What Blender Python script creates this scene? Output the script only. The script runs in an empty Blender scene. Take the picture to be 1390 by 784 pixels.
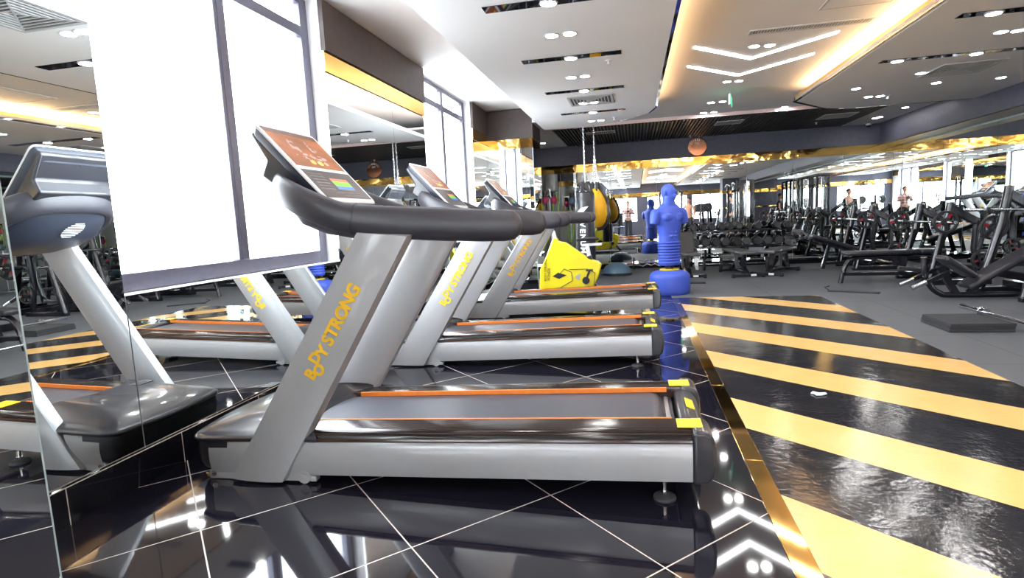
import bpy, bmesh, math, random
from mathutils import Vector, Matrix, noise
random.seed(7)
PI = math.pi
S = bpy.context.scene
C = S.collection

# ------------------------------------------------------------------ camera, world, light, exposure
CAM_H = 1.2
YAW, PIT, ROL, FPX = -0.2169, -0.1223, -0.0491, 769.0
fw = Vector((math.sin(YAW)*math.cos(PIT), math.cos(YAW)*math.cos(PIT), math.sin(PIT)))
r0 = Vector((math.cos(YAW), -math.sin(YAW), 0)); u0 = r0.cross(fw)
rt = r0*math.cos(ROL) + u0*math.sin(ROL); up = -r0*math.sin(ROL) + u0*math.cos(ROL)
cd = bpy.data.cameras.new('camera'); cam = bpy.data.objects.new('camera', cd); C.objects.link(cam)
cd.sensor_width = 36; cd.lens = FPX/1390*36; cd.clip_start = .02; cd.clip_end = 200
mw = Matrix((rt, up, -fw)).transposed().to_4x4(); mw.translation = (0, 0, CAM_H)
cam.matrix_world = mw
S.camera = cam
S.view_settings.view_transform = 'Standard'; S.view_settings.look = 'None'
S.view_settings.gamma = 1; S.view_settings.use_curve_mapping = False
S.view_settings.exposure = 1.73
S.cycles.max_bounces = 14; S.cycles.glossy_bounces = 8; S.cycles.diffuse_bounces = 5
S.cycles.sample_clamp_indirect = 6; S.cycles.caustics_reflective = False; S.cycles.caustics_refractive = False
WORLD_STRENGTH = 7.5
DOWNLIGHT = 45.0
COVE_W = 34.0
SLOT_W = 22.0
w = bpy.data.worlds.new('daylight'); S.world = w; w.use_nodes = True
bg = w.node_tree.nodes['Background']; bg.inputs[0].default_value = (.93, .965, 1, 1)
_nt = w.node_tree   # bright overcast sky above, dimmer ground below the horizon
_tc = _nt.nodes.new('ShaderNodeTexCoord'); _sp = _nt.nodes.new('ShaderNodeSeparateXYZ'); _mr = _nt.nodes.new('ShaderNodeMapRange')
_nt.links.new(_tc.outputs['Generated'], _sp.inputs[0]); _nt.links.new(_sp.outputs[2], _mr.inputs[0])
_mr.inputs[1].default_value = -.25; _mr.inputs[2].default_value = .1; _mr.inputs[3].default_value = WORLD_STRENGTH*.42; _mr.inputs[4].default_value = WORLD_STRENGTH
_nt.links.new(_mr.outputs[0], bg.inputs[1])

def area_light(name, loc, rot, sx, sy, power, color=(1, 1, 1), portal=False, parent=None):
    l = bpy.data.lights.new(name, 'AREA'); l.shape = 'RECTANGLE'; l.size = sx; l.size_y = sy
    l.energy = power; l.color = color
    o = bpy.data.objects.new(name, l); C.objects.link(o); o.location = loc; o.rotation_euler = rot
    if portal: l.cycles.is_portal = True
    if parent: o.parent = parent
    return o

# ------------------------------------------------------------------ materials
MATS = {}
def newmat(name):
    m = bpy.data.materials.new(name); m.use_nodes = True
    nt = m.node_tree; return m, nt, nt.nodes['Principled BSDF']
def mat(name, col, rough=.5, metal=0., var=.06, scale=30., bump=0., coat=0., emit=None, es=0., spec=None):
    if name in MATS: return MATS[name]
    m, nt, b = newmat(name)
    b.inputs['Roughness'].default_value = rough; b.inputs['Metallic'].default_value = metal
    if spec is not None: b.inputs['Specular IOR Level'].default_value = spec
    if coat: b.inputs['Coat Weight'].default_value = coat; b.inputs['Coat Roughness'].default_value = .08
    tc = nt.nodes.new('ShaderNodeTexCoord'); n = nt.nodes.new('ShaderNodeTexNoise'); n.inputs['Scale'].default_value = scale
    n.inputs['Detail'].default_value = 4
    nt.links.new(tc.outputs['Object'], n.inputs['Vector'])
    r = nt.nodes.new('ShaderNodeMapRange'); r.inputs[1].default_value = .3; r.inputs[2].default_value = .7
    r.inputs[3].default_value = 1-var; r.inputs[4].default_value = 1+var
    nt.links.new(n.outputs[0], r.inputs[0])
    h = nt.nodes.new('ShaderNodeHueSaturation'); h.inputs['Color'].default_value = (*col, 1)
    nt.links.new(r.outputs[0], h.inputs['Value']); nt.links.new(h.outputs[0], b.inputs['Base Color'])
    if bump:
        bp = nt.nodes.new('ShaderNodeBump'); bp.inputs['Strength'].default_value = bump; bp.inputs['Distance'].default_value = .002
        nt.links.new(n.outputs[0], bp.inputs['Height']); nt.links.new(bp.outputs[0], b.inputs['Normal'])
    if emit: b.inputs['Emission Color'].default_value = (*emit, 1); b.inputs['Emission Strength'].default_value = es
    MATS[name] = m
    return m
def N(nt, t, **k):
    n = nt.nodes.new(t)
    for a, v in k.items(): setattr(n, a, v)
    return n
def M_(nt, op, a, b=None, c=None):
    n = nt.nodes.new('ShaderNodeMath'); n.operation = op
    for i, v in enumerate((a, b, c)):
        if v is None: continue
        if isinstance(v, (int, float)): n.inputs[i].default_value = v
        else: nt.links.new(v, n.inputs[i])
    return n.outputs[0]
def mixc(nt, fac, a, b):
    n = nt.nodes.new('ShaderNodeMix'); n.data_type = 'RGBA'
    nt.links.new(fac, n.inputs[0])
    for i, v in ((6, a), (7, b)):
        if isinstance(v, tuple): n.inputs[i].default_value = (*v, 1)
        else: nt.links.new(v, n.inputs[i])
    return n.outputs[2]

def tile_material():
    m, nt, b = newmat('black_polished_tile')
    tc = N(nt, 'ShaderNodeTexCoord'); sp = N(nt, 'ShaderNodeSeparateXYZ'); nt.links.new(tc.outputs['Object'], sp.inputs[0])
    x, y = sp.outputs[0], sp.outputs[1]
    u = M_(nt, 'MULTIPLY', M_(nt, 'ADD', x, y), .70711); v = M_(nt, 'MULTIPLY', M_(nt, 'SUBTRACT', x, y), .70711)
    P = .65
    def line(c, off):
        f = M_(nt, 'FRACT', M_(nt, 'DIVIDE', M_(nt, 'ADD', c, 100*P-off), P))
        d = M_(nt, 'ABSOLUTE', M_(nt, 'SUBTRACT', f, .5))
        return M_(nt, 'GREATER_THAN', d, .5-.0027/P)
    g = M_(nt, 'MAXIMUM', line(u, .065), line(v, -1.256))
    no = N(nt, 'ShaderNodeTexNoise'); no.inputs['Scale'].default_value = 1.2; nt.links.new(tc.outputs['Object'], no.inputs[0])
    dark = mixc(nt, no.outputs[0], (.006, .006, .011), (.014, .013, .022))
    nt.links.new(mixc(nt, g, dark, (.62, .55, .5)), b.inputs['Base Color'])
    nt.links.new(M_(nt, 'ADD', M_(nt, 'MULTIPLY', g, .5), .045), b.inputs['Roughness'])
    b.inputs['IOR'].default_value = 1.75
    return m
def stripe_material():
    m, nt, b = newmat('striped_gloss_track')
    tc = N(nt, 'ShaderNodeTexCoord'); sp = N(nt, 'ShaderNodeSeparateXYZ'); nt.links.new(tc.outputs['Object'], sp.inputs[0])
    no0 = N(nt, 'ShaderNodeTexNoise'); no0.inputs['Scale'].default_value = 3; nt.links.new(tc.outputs['Object'], no0.inputs[0])
    c = M_(nt, 'ADD', sp.outputs[1], M_(nt, 'MULTIPLY', sp.outputs[0], .90))
    c = M_(nt, 'ADD', c, M_(nt, 'MULTIPLY', no0.outputs[0], .012))
    f = M_(nt, 'FRACT', M_(nt, 'DIVIDE', M_(nt, 'ADD', c, 1.29*20-3.705), 1.29))
    s = M_(nt, 'LESS_THAN', f, .53/1.29)
    no = N(nt, 'ShaderNodeTexNoise'); no.inputs['Scale'].default_value = 38; no.inputs['Detail'].default_value = 6
    nt.links.new(tc.outputs['Object'], no.inputs[0])
    no2 = N(nt, 'ShaderNodeTexNoise'); no2.inputs['Scale'].default_value = 6; no2.inputs['Detail'].default_value = 6
    nt.links.new(tc.outputs['Object'], no2.inputs[0])
    dk = mixc(nt, no2.outputs[0], (.012, .012, .016), (.03, .03, .035))
    yl = mixc(nt, no2.outputs[0], (.86, .52, .17), (.93, .60, .22))
    nt.links.new(mixc(nt, s, dk, yl), b.inputs['Base Color'])
    nt.links.new(M_(nt, 'ADD', M_(nt, 'MULTIPLY', no2.outputs[0], .10), M_(nt, 'ADD', .03, M_(nt, 'MULTIPLY', s, .12))), b.inputs['Roughness'])
    bp = N(nt, 'ShaderNodeBump'); bp.inputs['Strength'].default_value = .35; bp.inputs['Distance'].default_value = .008
    h = M_(nt, 'ADD', M_(nt, 'MULTIPLY', no.outputs[0], .35), no2.outputs[0])
    nt.links.new(h, bp.inputs['Height']); nt.links.new(bp.outputs[0], b.inputs['Normal'])
    b.inputs['IOR'].default_value = 1.85
    return m
def rubber_floor_material():
    m, nt, b = newmat('rubber_gym_floor')
    tc = N(nt, 'ShaderNodeTexCoord'); sp = N(nt, 'ShaderNodeSeparateXYZ'); nt.links.new(tc.outputs['Object'], sp.inputs[0])
    no = N(nt, 'ShaderNodeTexNoise'); no.inputs['Scale'].default_value = 160; nt.links.new(tc.outputs['Object'], no.inputs[0])
    no2 = N(nt, 'ShaderNodeTexNoise'); no2.inputs['Scale'].default_value = 1.7; no2.inputs['Detail'].default_value = 5; nt.links.new(tc.outputs['Object'], no2.inputs[0])
    a = mixc(nt, no.outputs[0], (.06, .066, .078), (.15, .16, .18))
    a = mixc(nt, M_(nt, 'MULTIPLY', no2.outputs[0], .5), a, (.13, .14, .16))
    def ln(c, o):
        f = M_(nt, 'FRACT', M_(nt, 'ADD', c, 50+o)); return M_(nt, 'LESS_THAN', f, .006)
    g = M_(nt, 'MAXIMUM', ln(sp.outputs[0], .2), ln(sp.outputs[1], .4))
    nt.links.new(mixc(nt, g, a, (.03, .032, .04)), b.inputs['Base Color'])
    b.inputs['Roughness'].default_value = .62
    bp = N(nt, 'ShaderNodeBump'); bp.inputs['Strength'].default_value = .3; bp.inputs['Distance'].default_value = .002
    nt.links.new(no.outputs[0], bp.inputs['Height']); nt.links.new(bp.outputs[0], b.inputs['Normal'])
    return m
def gold_material(name, wavy=.5, rough=.06):
    m, nt, b = newmat(name)
    b.inputs['Metallic'].default_value = 1; b.inputs['Roughness'].default_value = rough
    tc = N(nt, 'ShaderNodeTexCoord'); no = N(nt, 'ShaderNodeTexNoise'); no.inputs['Scale'].default_value = 2.2; no.inputs['Detail'].default_value = 2
    nt.links.new(tc.outputs['Object'], no.inputs[0])
    nt.links.new(mixc(nt, no.outputs[0], (.95, .55, .13), (1, .66, .22)), b.inputs['Base Color'])
    bp = N(nt, 'ShaderNodeBump'); bp.inputs['Strength'].default_value = wavy; bp.inputs['Distance'].default_value = .02
    nt.links.new(no.outputs[0], bp.inputs['Height']); nt.links.new(bp.outputs[0], b.inputs['Normal'])
    return m
def mirror_material():
    m, nt, b = newmat('silvered_mirror')
    b.inputs['Metallic'].default_value = 1; b.inputs['Roughness'].default_value = 0
    tc = N(nt, 'ShaderNodeTexCoord'); no = N(nt, 'ShaderNodeTexNoise'); no.inputs['Scale'].default_value = 2
    nt.links.new(tc.outputs['Object'], no.inputs[0])
    nt.links.new(mixc(nt, no.outputs[0], (.88, .915, .91), (.9, .93, .92)), b.inputs['Base Color'])
    return m
def glass_material():
    m = bpy.data.materials.new('window_glass'); m.use_nodes = True; nt = m.node_tree; nt.nodes.clear()
    o = N(nt, 'ShaderNodeOutputMaterial'); mx = N(nt, 'ShaderNodeMixShader'); t = N(nt, 'ShaderNodeBsdfTransparent'); g = N(nt, 'ShaderNodeBsdfGlossy')
    t.inputs[0].default_value = (.97, .99, 1, 1); g.inputs['Roughness'].default_value = 0
    mx.inputs[0].default_value = .06
    nt.links.new(t.outputs[0], mx.inputs[1]); nt.links.new(g.outputs[0], mx.inputs[2]); nt.links.new(mx.outputs[0], o.inputs[0])
    return m
def emit_material(name, col, s):
    if name in MATS: return MATS[name]
    m = bpy.data.materials.new(name); m.use_nodes = True; nt = m.node_tree; nt.nodes.clear()
    o = N(nt, 'ShaderNodeOutputMaterial'); e = N(nt, 'ShaderNodeEmission'); e.inputs[0].default_value = (*col, 1); e.inputs[1].default_value = s
    nt.links.new(e.outputs[0], o.inputs[0]); MATS[name] = m
    return m
def rail_material():
    m, nt, b = newmat('ribbed_black_footrail')
    tc = N(nt, 'ShaderNodeTexCoord'); sp = N(nt, 'ShaderNodeSeparateXYZ'); nt.links.new(tc.outputs['Object'], sp.inputs[0])
    f = M_(nt, 'FRACT', M_(nt, 'MULTIPLY', M_(nt, 'ADD', sp.outputs[1], 20), 62)); g = M_(nt, 'GREATER_THAN', f, .72)
    nt.links.new(mixc(nt, g, (.01, .009, .01), (.045, .022, .016)), b.inputs['Base Color'])
    b.inputs['Roughness'].default_value = .13; b.inputs['IOR'].default_value = 1.42; b.inputs['Coat Weight'].default_value = .0; b.inputs['Coat Roughness'].default_value = .06
    bp = N(nt, 'ShaderNodeBump'); bp.inputs['Strength'].default_value = .5; bp.inputs['Distance'].default_value = .002
    nt.links.new(f, bp.inputs['Height']); nt.links.new(bp.outputs[0], b.inputs['Normal'])
    return m
def plaid_material():
    m, nt, b = newmat('pink_plaid_shirt')
    tc = N(nt, 'ShaderNodeTexCoord'); sp = N(nt, 'ShaderNodeSeparateXYZ'); nt.links.new(tc.outputs['Object'], sp.inputs[0])
    def st(c, k): return M_(nt, 'GREATER_THAN', M_(nt, 'FRACT', M_(nt, 'MULTIPLY', M_(nt, 'ADD', c, 9), k)), .55)
    a = M_(nt, 'MULTIPLY', M_(nt, 'ADD', st(M_(nt, 'ADD', sp.outputs[0], sp.outputs[1]), 9), st(sp.outputs[2], 9)), .5)
    nt.links.new(mixc(nt, a, (.85, .75, .75), (.3, .05, .09)), b.inputs['Base Color']); b.inputs['Roughness'].default_value = .85
    return m
def screen_material(name, kind):
    m = bpy.data.materials.new(name); m.use_nodes = True; nt = m.node_tree; b = nt.nodes['Principled BSDF']
    tc = N(nt, 'ShaderNodeTexCoord'); sp = N(nt, 'ShaderNodeSeparateXYZ'); nt.links.new(tc.outputs['UV'], sp.inputs[0])
    u, v = sp.outputs[0], sp.outputs[1]
    if kind == 'photo':
        no = N(nt, 'ShaderNodeTexNoise'); no.inputs['Scale'].default_value = 9; no.inputs['Detail'].default_value = 5; nt.links.new(tc.outputs['UV'], no.inputs[0])
        no2 = N(nt, 'ShaderNodeTexNoise'); no2.inputs['Scale'].default_value = 2.2; nt.links.new(tc.outputs['UV'], no2.inputs[0])
        base = mixc(nt, no2.outputs[0], (.05, .02, .012), (.5, .17, .055))
        def blob(cu, cv, ru, rv):
            d = M_(nt, 'ADD', M_(nt, 'POWER', M_(nt, 'DIVIDE', M_(nt, 'SUBTRACT', u, cu), ru), 2), M_(nt, 'POWER', M_(nt, 'DIVIDE', M_(nt, 'SUBTRACT', v, cv), rv), 2))
            return M_(nt, 'LESS_THAN', d, 1)
        g = M_(nt, 'GREATER_THAN', no.outputs[0], .52)
        towers = M_(nt, 'MAXIMUM', M_(nt, 'MAXIMUM', blob(.32, .5, .07, .26), blob(.68, .52, .06, .28)), blob(.5, .3, .3, .09))
        c = mixc(nt, M_(nt, 'MULTIPLY', M_(nt, 'MULTIPLY', towers, g), .45), base, (.55, .5, .5))
        c = mixc(nt, blob(.42, .15, .05, .06), c, (1, .45, .1)); c = mixc(nt, blob(.56, .14, .05, .06), c, (.6, .8, .15)); c = mixc(nt, blob(.69, .15, .04, .05), c, (.9, .35, .25))
        c = mixc(nt, M_(nt, 'GREATER_THAN', v, .88), c, (.12, .06, .05))
    else:
        c = N(nt, 'ShaderNodeRGB').outputs[0]; c.default_value = (.045, .045, .05, 1)
        box_ = lambda a0, a1, b0, b1: M_(nt, 'MULTIPLY', M_(nt, 'MULTIPLY', M_(nt, 'GREATER_THAN', u, a0), M_(nt, 'LESS_THAN', u, a1)), M_(nt, 'MULTIPLY', M_(nt, 'GREATER_THAN', v, b0), M_(nt, 'LESS_THAN', v, b1)))
        c = mixc(nt, box_(.42, .8, .33, .45), c, (.08, .2, .6)); c = mixc(nt, box_(.42, .8, .45, .63), c, (.18, .5, .06)); c = mixc(nt, box_(.42, .8, .63, .74), c, (.55, .18, .1))
        rows = M_(nt, 'GREATER_THAN', M_(nt, 'FRACT', M_(nt, 'MULTIPLY', v, 9)), .7)
        c = mixc(nt, M_(nt, 'MULTIPLY', rows, box_(.06, .34, .3, .88)), c, (.12, .12, .13)); c = mixc(nt, M_(nt, 'MULTIPLY', rows, box_(.3, .9, .1, .24)), c, (.09, .09, .1))
    nt.links.new(c, b.inputs['Base Color']); nt.links.new(c, b.inputs['Emission Color'])
    b.inputs['Emission Strength'].default_value = .2; b.inputs['Roughness'].default_value = .12
    return m

TILE = tile_material(); STRIPE = stripe_material(); RUBFLOOR = rubber_floor_material()
GOLD = gold_material('polished_gold_panel'); GOLDTRIM = gold_material('gold_floor_trim', .03, .05); GOLDF = gold_material('satin_gold_fascia', .02, .38)
MIRROR = mirror_material(); GLASS = glass_material(); RAIL = rail_material(); PLAID = plaid_material()
SCREEN_A = screen_material('console_picture_screen', 'photo'); SCREEN_B = screen_material('console_menu_screen', 'menu')
WHITE = mat('white_ceiling_paint', (.93, .92, .92), .6, var=.015, scale=2)
WALLWHITE = mat('white_reveal_paint', (.88, .89, .9), .55, var=.02, scale=3)
BROWNB = mat('brown_grey_beam_panel', (.06, .044, .042), .55, var=.12, scale=12, bump=.15)
NAVYB = mat('slate_blue_beam_panel', (.085, .088, .125), .5, var=.1, scale=14, bump=.1)
DARKUNDER = mat('dark_soffit', (.035, .025, .028), .4, var=.2, scale=6)
SLAT = mat('dark_ceiling_slat', (.05, .045, .05), .45, var=.15, scale=20)
SLATBG = mat('slat_backing', (.012, .012, .014), .8)
ALU = mat('dark_anodised_frame', (.13, .13, .18), .35, .3)
SKIRT = mat('polished_black_skirting', (.008, .008, .012), .06, var=.2, scale=3)
BEVELG = mat('polished_mirror_edge', (.55, .68, .72), .15, .3)
BLACKM = mat('black_steel_tube', (.012, .012, .018), .22, .1, coat=.35)
BLACKP = mat('black_plastic', (.022, .022, .028), .38, var=.1, scale=60)
CHARC = mat('charcoal_grip', (.038, .036, .046), .42, var=.06, scale=80, bump=.15)
HOODM = mat('dark_grey_moulded_hood', (.03, .03, .037), .3, .1, coat=.4)
NAVYP = mat('slate_plastic', (.028, .033, .05), .38, var=.05)
SILV = mat('silver_grey_powdercoat', (.41, .415, .43), .32, .1, var=.02, coat=.3)
BELTM = mat('running_belt', (.05, .055, .075), .42, var=.08, scale=200, bump=.2)
ORANGE = mat('orange_trim', (.85, .24, .04), .35)
YELST = mat('yellow_sticker', (.95, .68, .03), .45)
YELLET = mat('yellow_lettering', (.93, .55, .02), .4, var=.03)
RUBBLK = mat('black_rubber', (.018, .019, .023), .45, var=.2, scale=90, bump=.3)
RUBGREY = mat('grey_rubber_pad', (.035, .036, .042), .75, var=.2, scale=110, bump=.4)
CHROME = mat('chrome', (.75, .76, .8), .12, 1.)
STEEL = mat('brushed_steel', (.55, .56, .6), .3, .9)
VINYL = mat('black_vinyl_pad', (.02, .02, .027), .34, var=.06, scale=70, bump=.2, coat=.1)
VINYLG = mat('grey_vinyl_pad', (.09, .09, .098), .4, var=.06, scale=70, bump=.2)
REDM = mat('red_plate_marking', (.4, .015, .03), .4)
WHITEP = mat('white_plastic', (.8, .81, .83), .35, var=.02)
BIKEY = mat('yellow_bike_shell', (.95, .8, .02), .3, var=.03, scale=8, coat=.4)
BAGY = mat('yellow_bag_vinyl', (.95, .5, .01), .4, var=.04)
BLUER = mat('blue_rubber_skin', (.055, .11, .60), .5, var=.05, scale=25)
COPPER = mat('copper_disc', (.9, .42, .25), .12, 1., var=.1, scale=4)
SKIN = mat('skin', (.62, .34, .24), .55, var=.05)
HAIR = mat('black_hair', (.02, .015, .014), .6)
TROUS = mat('dark_trousers', (.03, .035, .05), .8)
GREENS = mat('green_sign_face', (.0, .35, .16), .4, emit=(0, .5, .25), es=.6)
PINK = mat('pink_glove_vinyl', (.7, .06, .2), .4)
GREENB = mat('green_band', (.35, .65, .05), .5)
TEAL = mat('blue_grey_vinyl', (.1, .18, .26), .4)
SLOTM = mat('black_mirror_inlay', (.1, .1, .13), .03, 1., var=.05)
GRILLE = mat('white_grille', (.62, .61, .6), .5)
GRILLE2 = mat('grey_white_louver', (.5, .5, .5), .5)
GRILLD = mat('grille_shadow_gap', (.1, .1, .1), .8)
LAMP = emit_material('downlight_lens', (1, .97, .94), DOWNLIGHT)
LEDW = emit_material('white_led_line', (.97, .97, 1), 12)
LEDWARM = emit_material('warm_led_tape', (1, .62, .3), 10)
STAFFM = mat('tan_wood', (.45, .25, .1), .5)

# ------------------------------------------------------------------ mesh helpers
class MB:
    def __init__(s): s.v = []; s.f = []; s.m = []
    def add(s, vs, fs, m=0):
        o = len(s.v); s.v += [tuple(v) for v in vs]; s.f += [tuple(i+o for i in f) for f in fs]; s.m += [m]*len(fs); return s
    def box(s, x0, x1, y0, y1, z0, z1, m=0):
        vs = [(x, y, z) for z in (z0, z1) for y in (y0, y1) for x in (x0, x1)]
        return s.add(vs, [(0, 2, 3, 1), (4, 5, 7, 6), (0, 1, 5, 4), (2, 6, 7, 3), (0, 4, 6, 2), (1, 3, 7, 5)], m)
    def prism(s, pts, axis, a, b, m=0):
        n = len(pts)
        def P(p, t):
            return {'Y': (p[0], t, p[1]), 'X': (t, p[0], p[1]), 'Z': (p[0], p[1], t)}[axis]
        vs = [P(p, a) for p in pts] + [P(p, b) for p in pts]
        fs = [tuple(range(n)), tuple(range(2*n-1, n-1, -1))] + [(i, i+n, (i+1) % n+n, (i+1) % n) for i in range(n)]
        return s.add(vs, fs, m)
    def bar(s, p, q, w, h=None, m=0, upv=(0, 0, 1)):
        h = h or w; p = Vector(p); q = Vector(q); d = (q-p).normalized(); u = Vector(upv)
        if abs(d.dot(u)) > .95: u = Vector((0, 1, 0))
        r = d.cross(u).normalized(); u = r.cross(d).normalized()
        vs = [e+r*a*w/2+u*b*h/2 for e in (p, q) for a, b in ((-1, -1), (1, -1), (1, 1), (-1, 1))]
        return s.add(vs, [(3, 2, 1, 0), (4, 5, 6, 7), (0, 1, 5, 4), (1, 2, 6, 5), (2, 3, 7, 6), (3, 0, 4, 7)], m)
    def tube(s, path, r, n=12, m=0, ry=None, closed=False, upv=(0, 0, 1)):
        path = [Vector(p) for p in path]; k = len(path); rings = []
        for i, p in enumerate(path):
            a = path[(i-1) % k] if (i > 0 or closed) else p; b = path[(i+1) % k] if (i < k-1 or closed) else p
            d = (b-a).normalized(); u = Vector(upv)
            if abs(d.dot(u)) > .97: u = Vector((0, 1, 0)) if abs(d.y) < .9 else Vector((1, 0, 0))
            x = d.cross(u).normalized(); z = x.cross(d).normalized()
            rr = r[i] if isinstance(r, (list, tuple)) else r; rz = (ry[i] if isinstance(ry, (list, tuple)) else ry) if ry else rr
            rings.append([p + x*rr*math.cos(2*PI*j/n) + z*rz*math.sin(2*PI*j/n) for j in range(n)])
        vs = [v for R in rings for v in R]; fs = []
        for i in range(k if closed else k-1):
            for j in range(n):
                fs.append((i*n+j, i*n+(j+1) % n, ((i+1) % k)*n+(j+1) % n, ((i+1) % k)*n+j))
        if not closed: fs += [tuple(range(n-1, -1, -1)), tuple((k-1)*n+j for j in range(n))]
        return s.add(vs, fs, m)
    def cyl(s, p, q, r, n=20, m=0): return s.tube([p, q], r, n, m)
    def lathe(s, prof, n=24, c=(0, 0, 0), m=0, axis='Z', sx=1, sy=1, cap=True):
        vs = []; k = len(prof)
        for r, z in prof:
            for j in range(n):
                a, b = r*math.cos(2*PI*j/n)*sx, r*math.sin(2*PI*j/n)*sy
                vs.append({'Z': (c[0]+a, c[1]+b, c[2]+z), 'Y': (c[0]+a, c[1]+z, c[2]-b), 'X': (c[0]+z, c[1]+a, c[2]+b)}[axis])
        fs = [(i*n+j, i*n+(j+1) % n, (i+1)*n+(j+1) % n, (i+1)*n+j) for i in range(k-1) for j in range(n)]
        if cap and tuple(prof[0]) != tuple(prof[-1]): fs += [tuple(range(n-1, -1, -1)), tuple((k-1)*n+j for j in range(n))]
        return s.add(vs, fs, m)
    def ell(s, c, rx, ry, rz, n=20, k=12, m=0):
        return s.lathe([(max(.001, math.sin(PI*i/k)), -math.cos(PI*i/k)) for i in range(k+1)], n, (0, 0, 0), m)._xf(c, rx, ry, rz, (k+1)*n)
    def _xf(s, c, rx, ry, rz, cnt):
        for i in range(len(s.v)-cnt, len(s.v)):
            x, y, z = s.v[i]; s.v[i] = (c[0]+x*rx, c[1]+y*ry, c[2]+z*rz)
        return s
    def loft(s, loops, m=0, cap=True):
        n = len(loops[0]); vs = [v for L in loops for v in L]
        fs = [(i*n+j, i*n+(j+1) % n, (i+1)*n+(j+1) % n, (i+1)*n+j) for i in range(len(loops)-1) for j in range(n)]
        if cap: fs += [tuple(range(n-1, -1, -1)), tuple((len(loops)-1)*n+j for j in range(n))]
        return s.add(vs, fs, m)
    def xf(s, M):
        s.v = [tuple(M @ Vector(v)) for v in s.v]; return s
    def build(s, name, mats, parent=None, bevel=0, seg=2, ang=35, loc=None):
        me = bpy.data.meshes.new(name); me.from_pydata(s.v, [], s.f)
        for mm in (mats if isinstance(mats, (list, tuple)) else [mats]): me.materials.append(mm)
        for p, i in zip(me.polygons, s.m): p.material_index = i
        bm = bmesh.new(); bm.from_mesh(me); bmesh.ops.recalc_face_normals(bm, faces=bm.faces); bm.to_mesh(me); bm.free()
        me.polygons.foreach_set('use_smooth', [True]*len(me.polygons)); me.set_sharp_from_angle(angle=math.radians(ang))
        o = bpy.data.objects.new(name, me); C.objects.link(o)
        if parent: o.parent = parent
        if loc: o.location = loc
        if bevel:
            b = o.modifiers.new('bevel', 'BEVEL'); b.width = bevel; b.segments = seg; b.limit_method = 'ANGLE'; b.angle_limit = .6; b.harden_normals = False
        return o
def tag(o, label=None, cat=None, group=None, kind=None):
    if label: o['label'] = label
    if cat: o['category'] = cat
    if group: o['group'] = group
    if kind: o['kind'] = kind
    return o
def thing(name, label, cat, loc=(0, 0, 0), rz=0, group=None):
    o = bpy.data.objects.new(name, None); C.objects.link(o); o.location = loc; o.rotation_euler = (0, 0, rz); o.empty_display_size = .1
    return tag(o, label, cat, group)
def struct(o): return tag(o, kind='structure')
KIDS = {}
def tree_copy(o, parent=None):
    c = o.copy(); C.objects.link(c)
    if parent: c.parent = parent
    for ch in [x for x in bpy.data.objects if x.parent == o]: tree_copy(ch, c)
    return c
def catmull(pts, k=6):
    P = [Vector(p) for p in pts]; out = []
    for i in range(len(P)-1):
        p0 = P[i-1] if i else P[0]*2-P[1]; p1, p2 = P[i], P[i+1]; p3 = P[i+2] if i+2 < len(P) else P[-1]*2-P[-2]
        for j in range(k):
            t = j/k; out.append(.5*((2*p1)+(p2-p0)*t+(2*p0-5*p1+4*p2-p3)*t*t+(3*p1-p0-3*p2+p3)*t**3))
    return out+[P[-1]]
def text_mesh(name, body, size, M, material, parent=None, extrude=.0008, offset=.0, shear=0):
    cu = bpy.data.curves.new(name, 'FONT'); cu.body = body; cu.size = size; cu.extrude = extrude; cu.offset = offset; cu.shear = shear
    cu.align_x = 'CENTER'; cu.align_y = 'CENTER'; cu.resolution_u = 3
    t = bpy.data.objects.new(name, cu); C.objects.link(t)
    me = bpy.data.meshes.new_from_object(t.evaluated_get(bpy.context.evaluated_depsgraph_get())); bpy.data.objects.remove(t)
    me.transform(M); me.materials.clear(); me.materials.append(material)
    o = bpy.data.objects.new(name, me); C.objects.link(o)
    if parent: o.parent = parent
    return o
def join_into(objs, name):
    bm = bmesh.new()
    for o in objs: bm.from_mesh(o.data)
    me = bpy.data.meshes.new(name); bm.to_mesh(me); bm.free(); me.materials.append(objs[0].data.materials[0])
    p = objs[0].parent
    for o in objs: bpy.data.objects.remove(o)
    o = bpy.data.objects.new(name, me); C.objects.link(o); o.parent = p
    return o
ORD = 'first second third fourth fifth sixth seventh eighth ninth tenth eleventh twelfth thirteenth fourteenth fifteenth'.split()

# ------------------------------------------------------------------ setting
XL, XR, XB = -2.392, 5.3, 4.85      # left wall, right mirror wall, face of right beam
YB, YR = 13.02, -7.0                # back wall, rear wall
ZP, ZC, ZT, ZS = 2.61, 2.80, 2.99, 2.75
SX0, SX1 = .49, .575                # gold floor strip
MX1, MY1 = 2.36, 8.12               # striped track
struct(MB().box(XL-.2, SX0, YR, 8.6, -.05, 0).build('floor', TILE))
fl = MB(); fl.box(XL-.2, XR+.1, 8.6, YB+.2, -.05, 0); fl.box(MX1, XR+.1, YR, 8.6, -.05, 0); fl.box(SX0, MX1, MY1, 8.6, -.05, 0)
struct(fl.build('floor', RUBFLOOR))
tr = MB()
y = YR
while y < MY1:
    y2 = min(y+1.22, MY1); tr.box(SX0, SX1, y, y2-.003, -.05, .004); y = y2
struct(tr.build('trim_1', GOLDTRIM, bevel=.002))
tag(MB().box(SX1, MX1, YR, MY1, -.05, .003).build('striped_floor_track', STRIPE), 'glossy black and yellow diagonally striped walkway laid along the tiled treadmill floor', 'floor mat')
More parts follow.
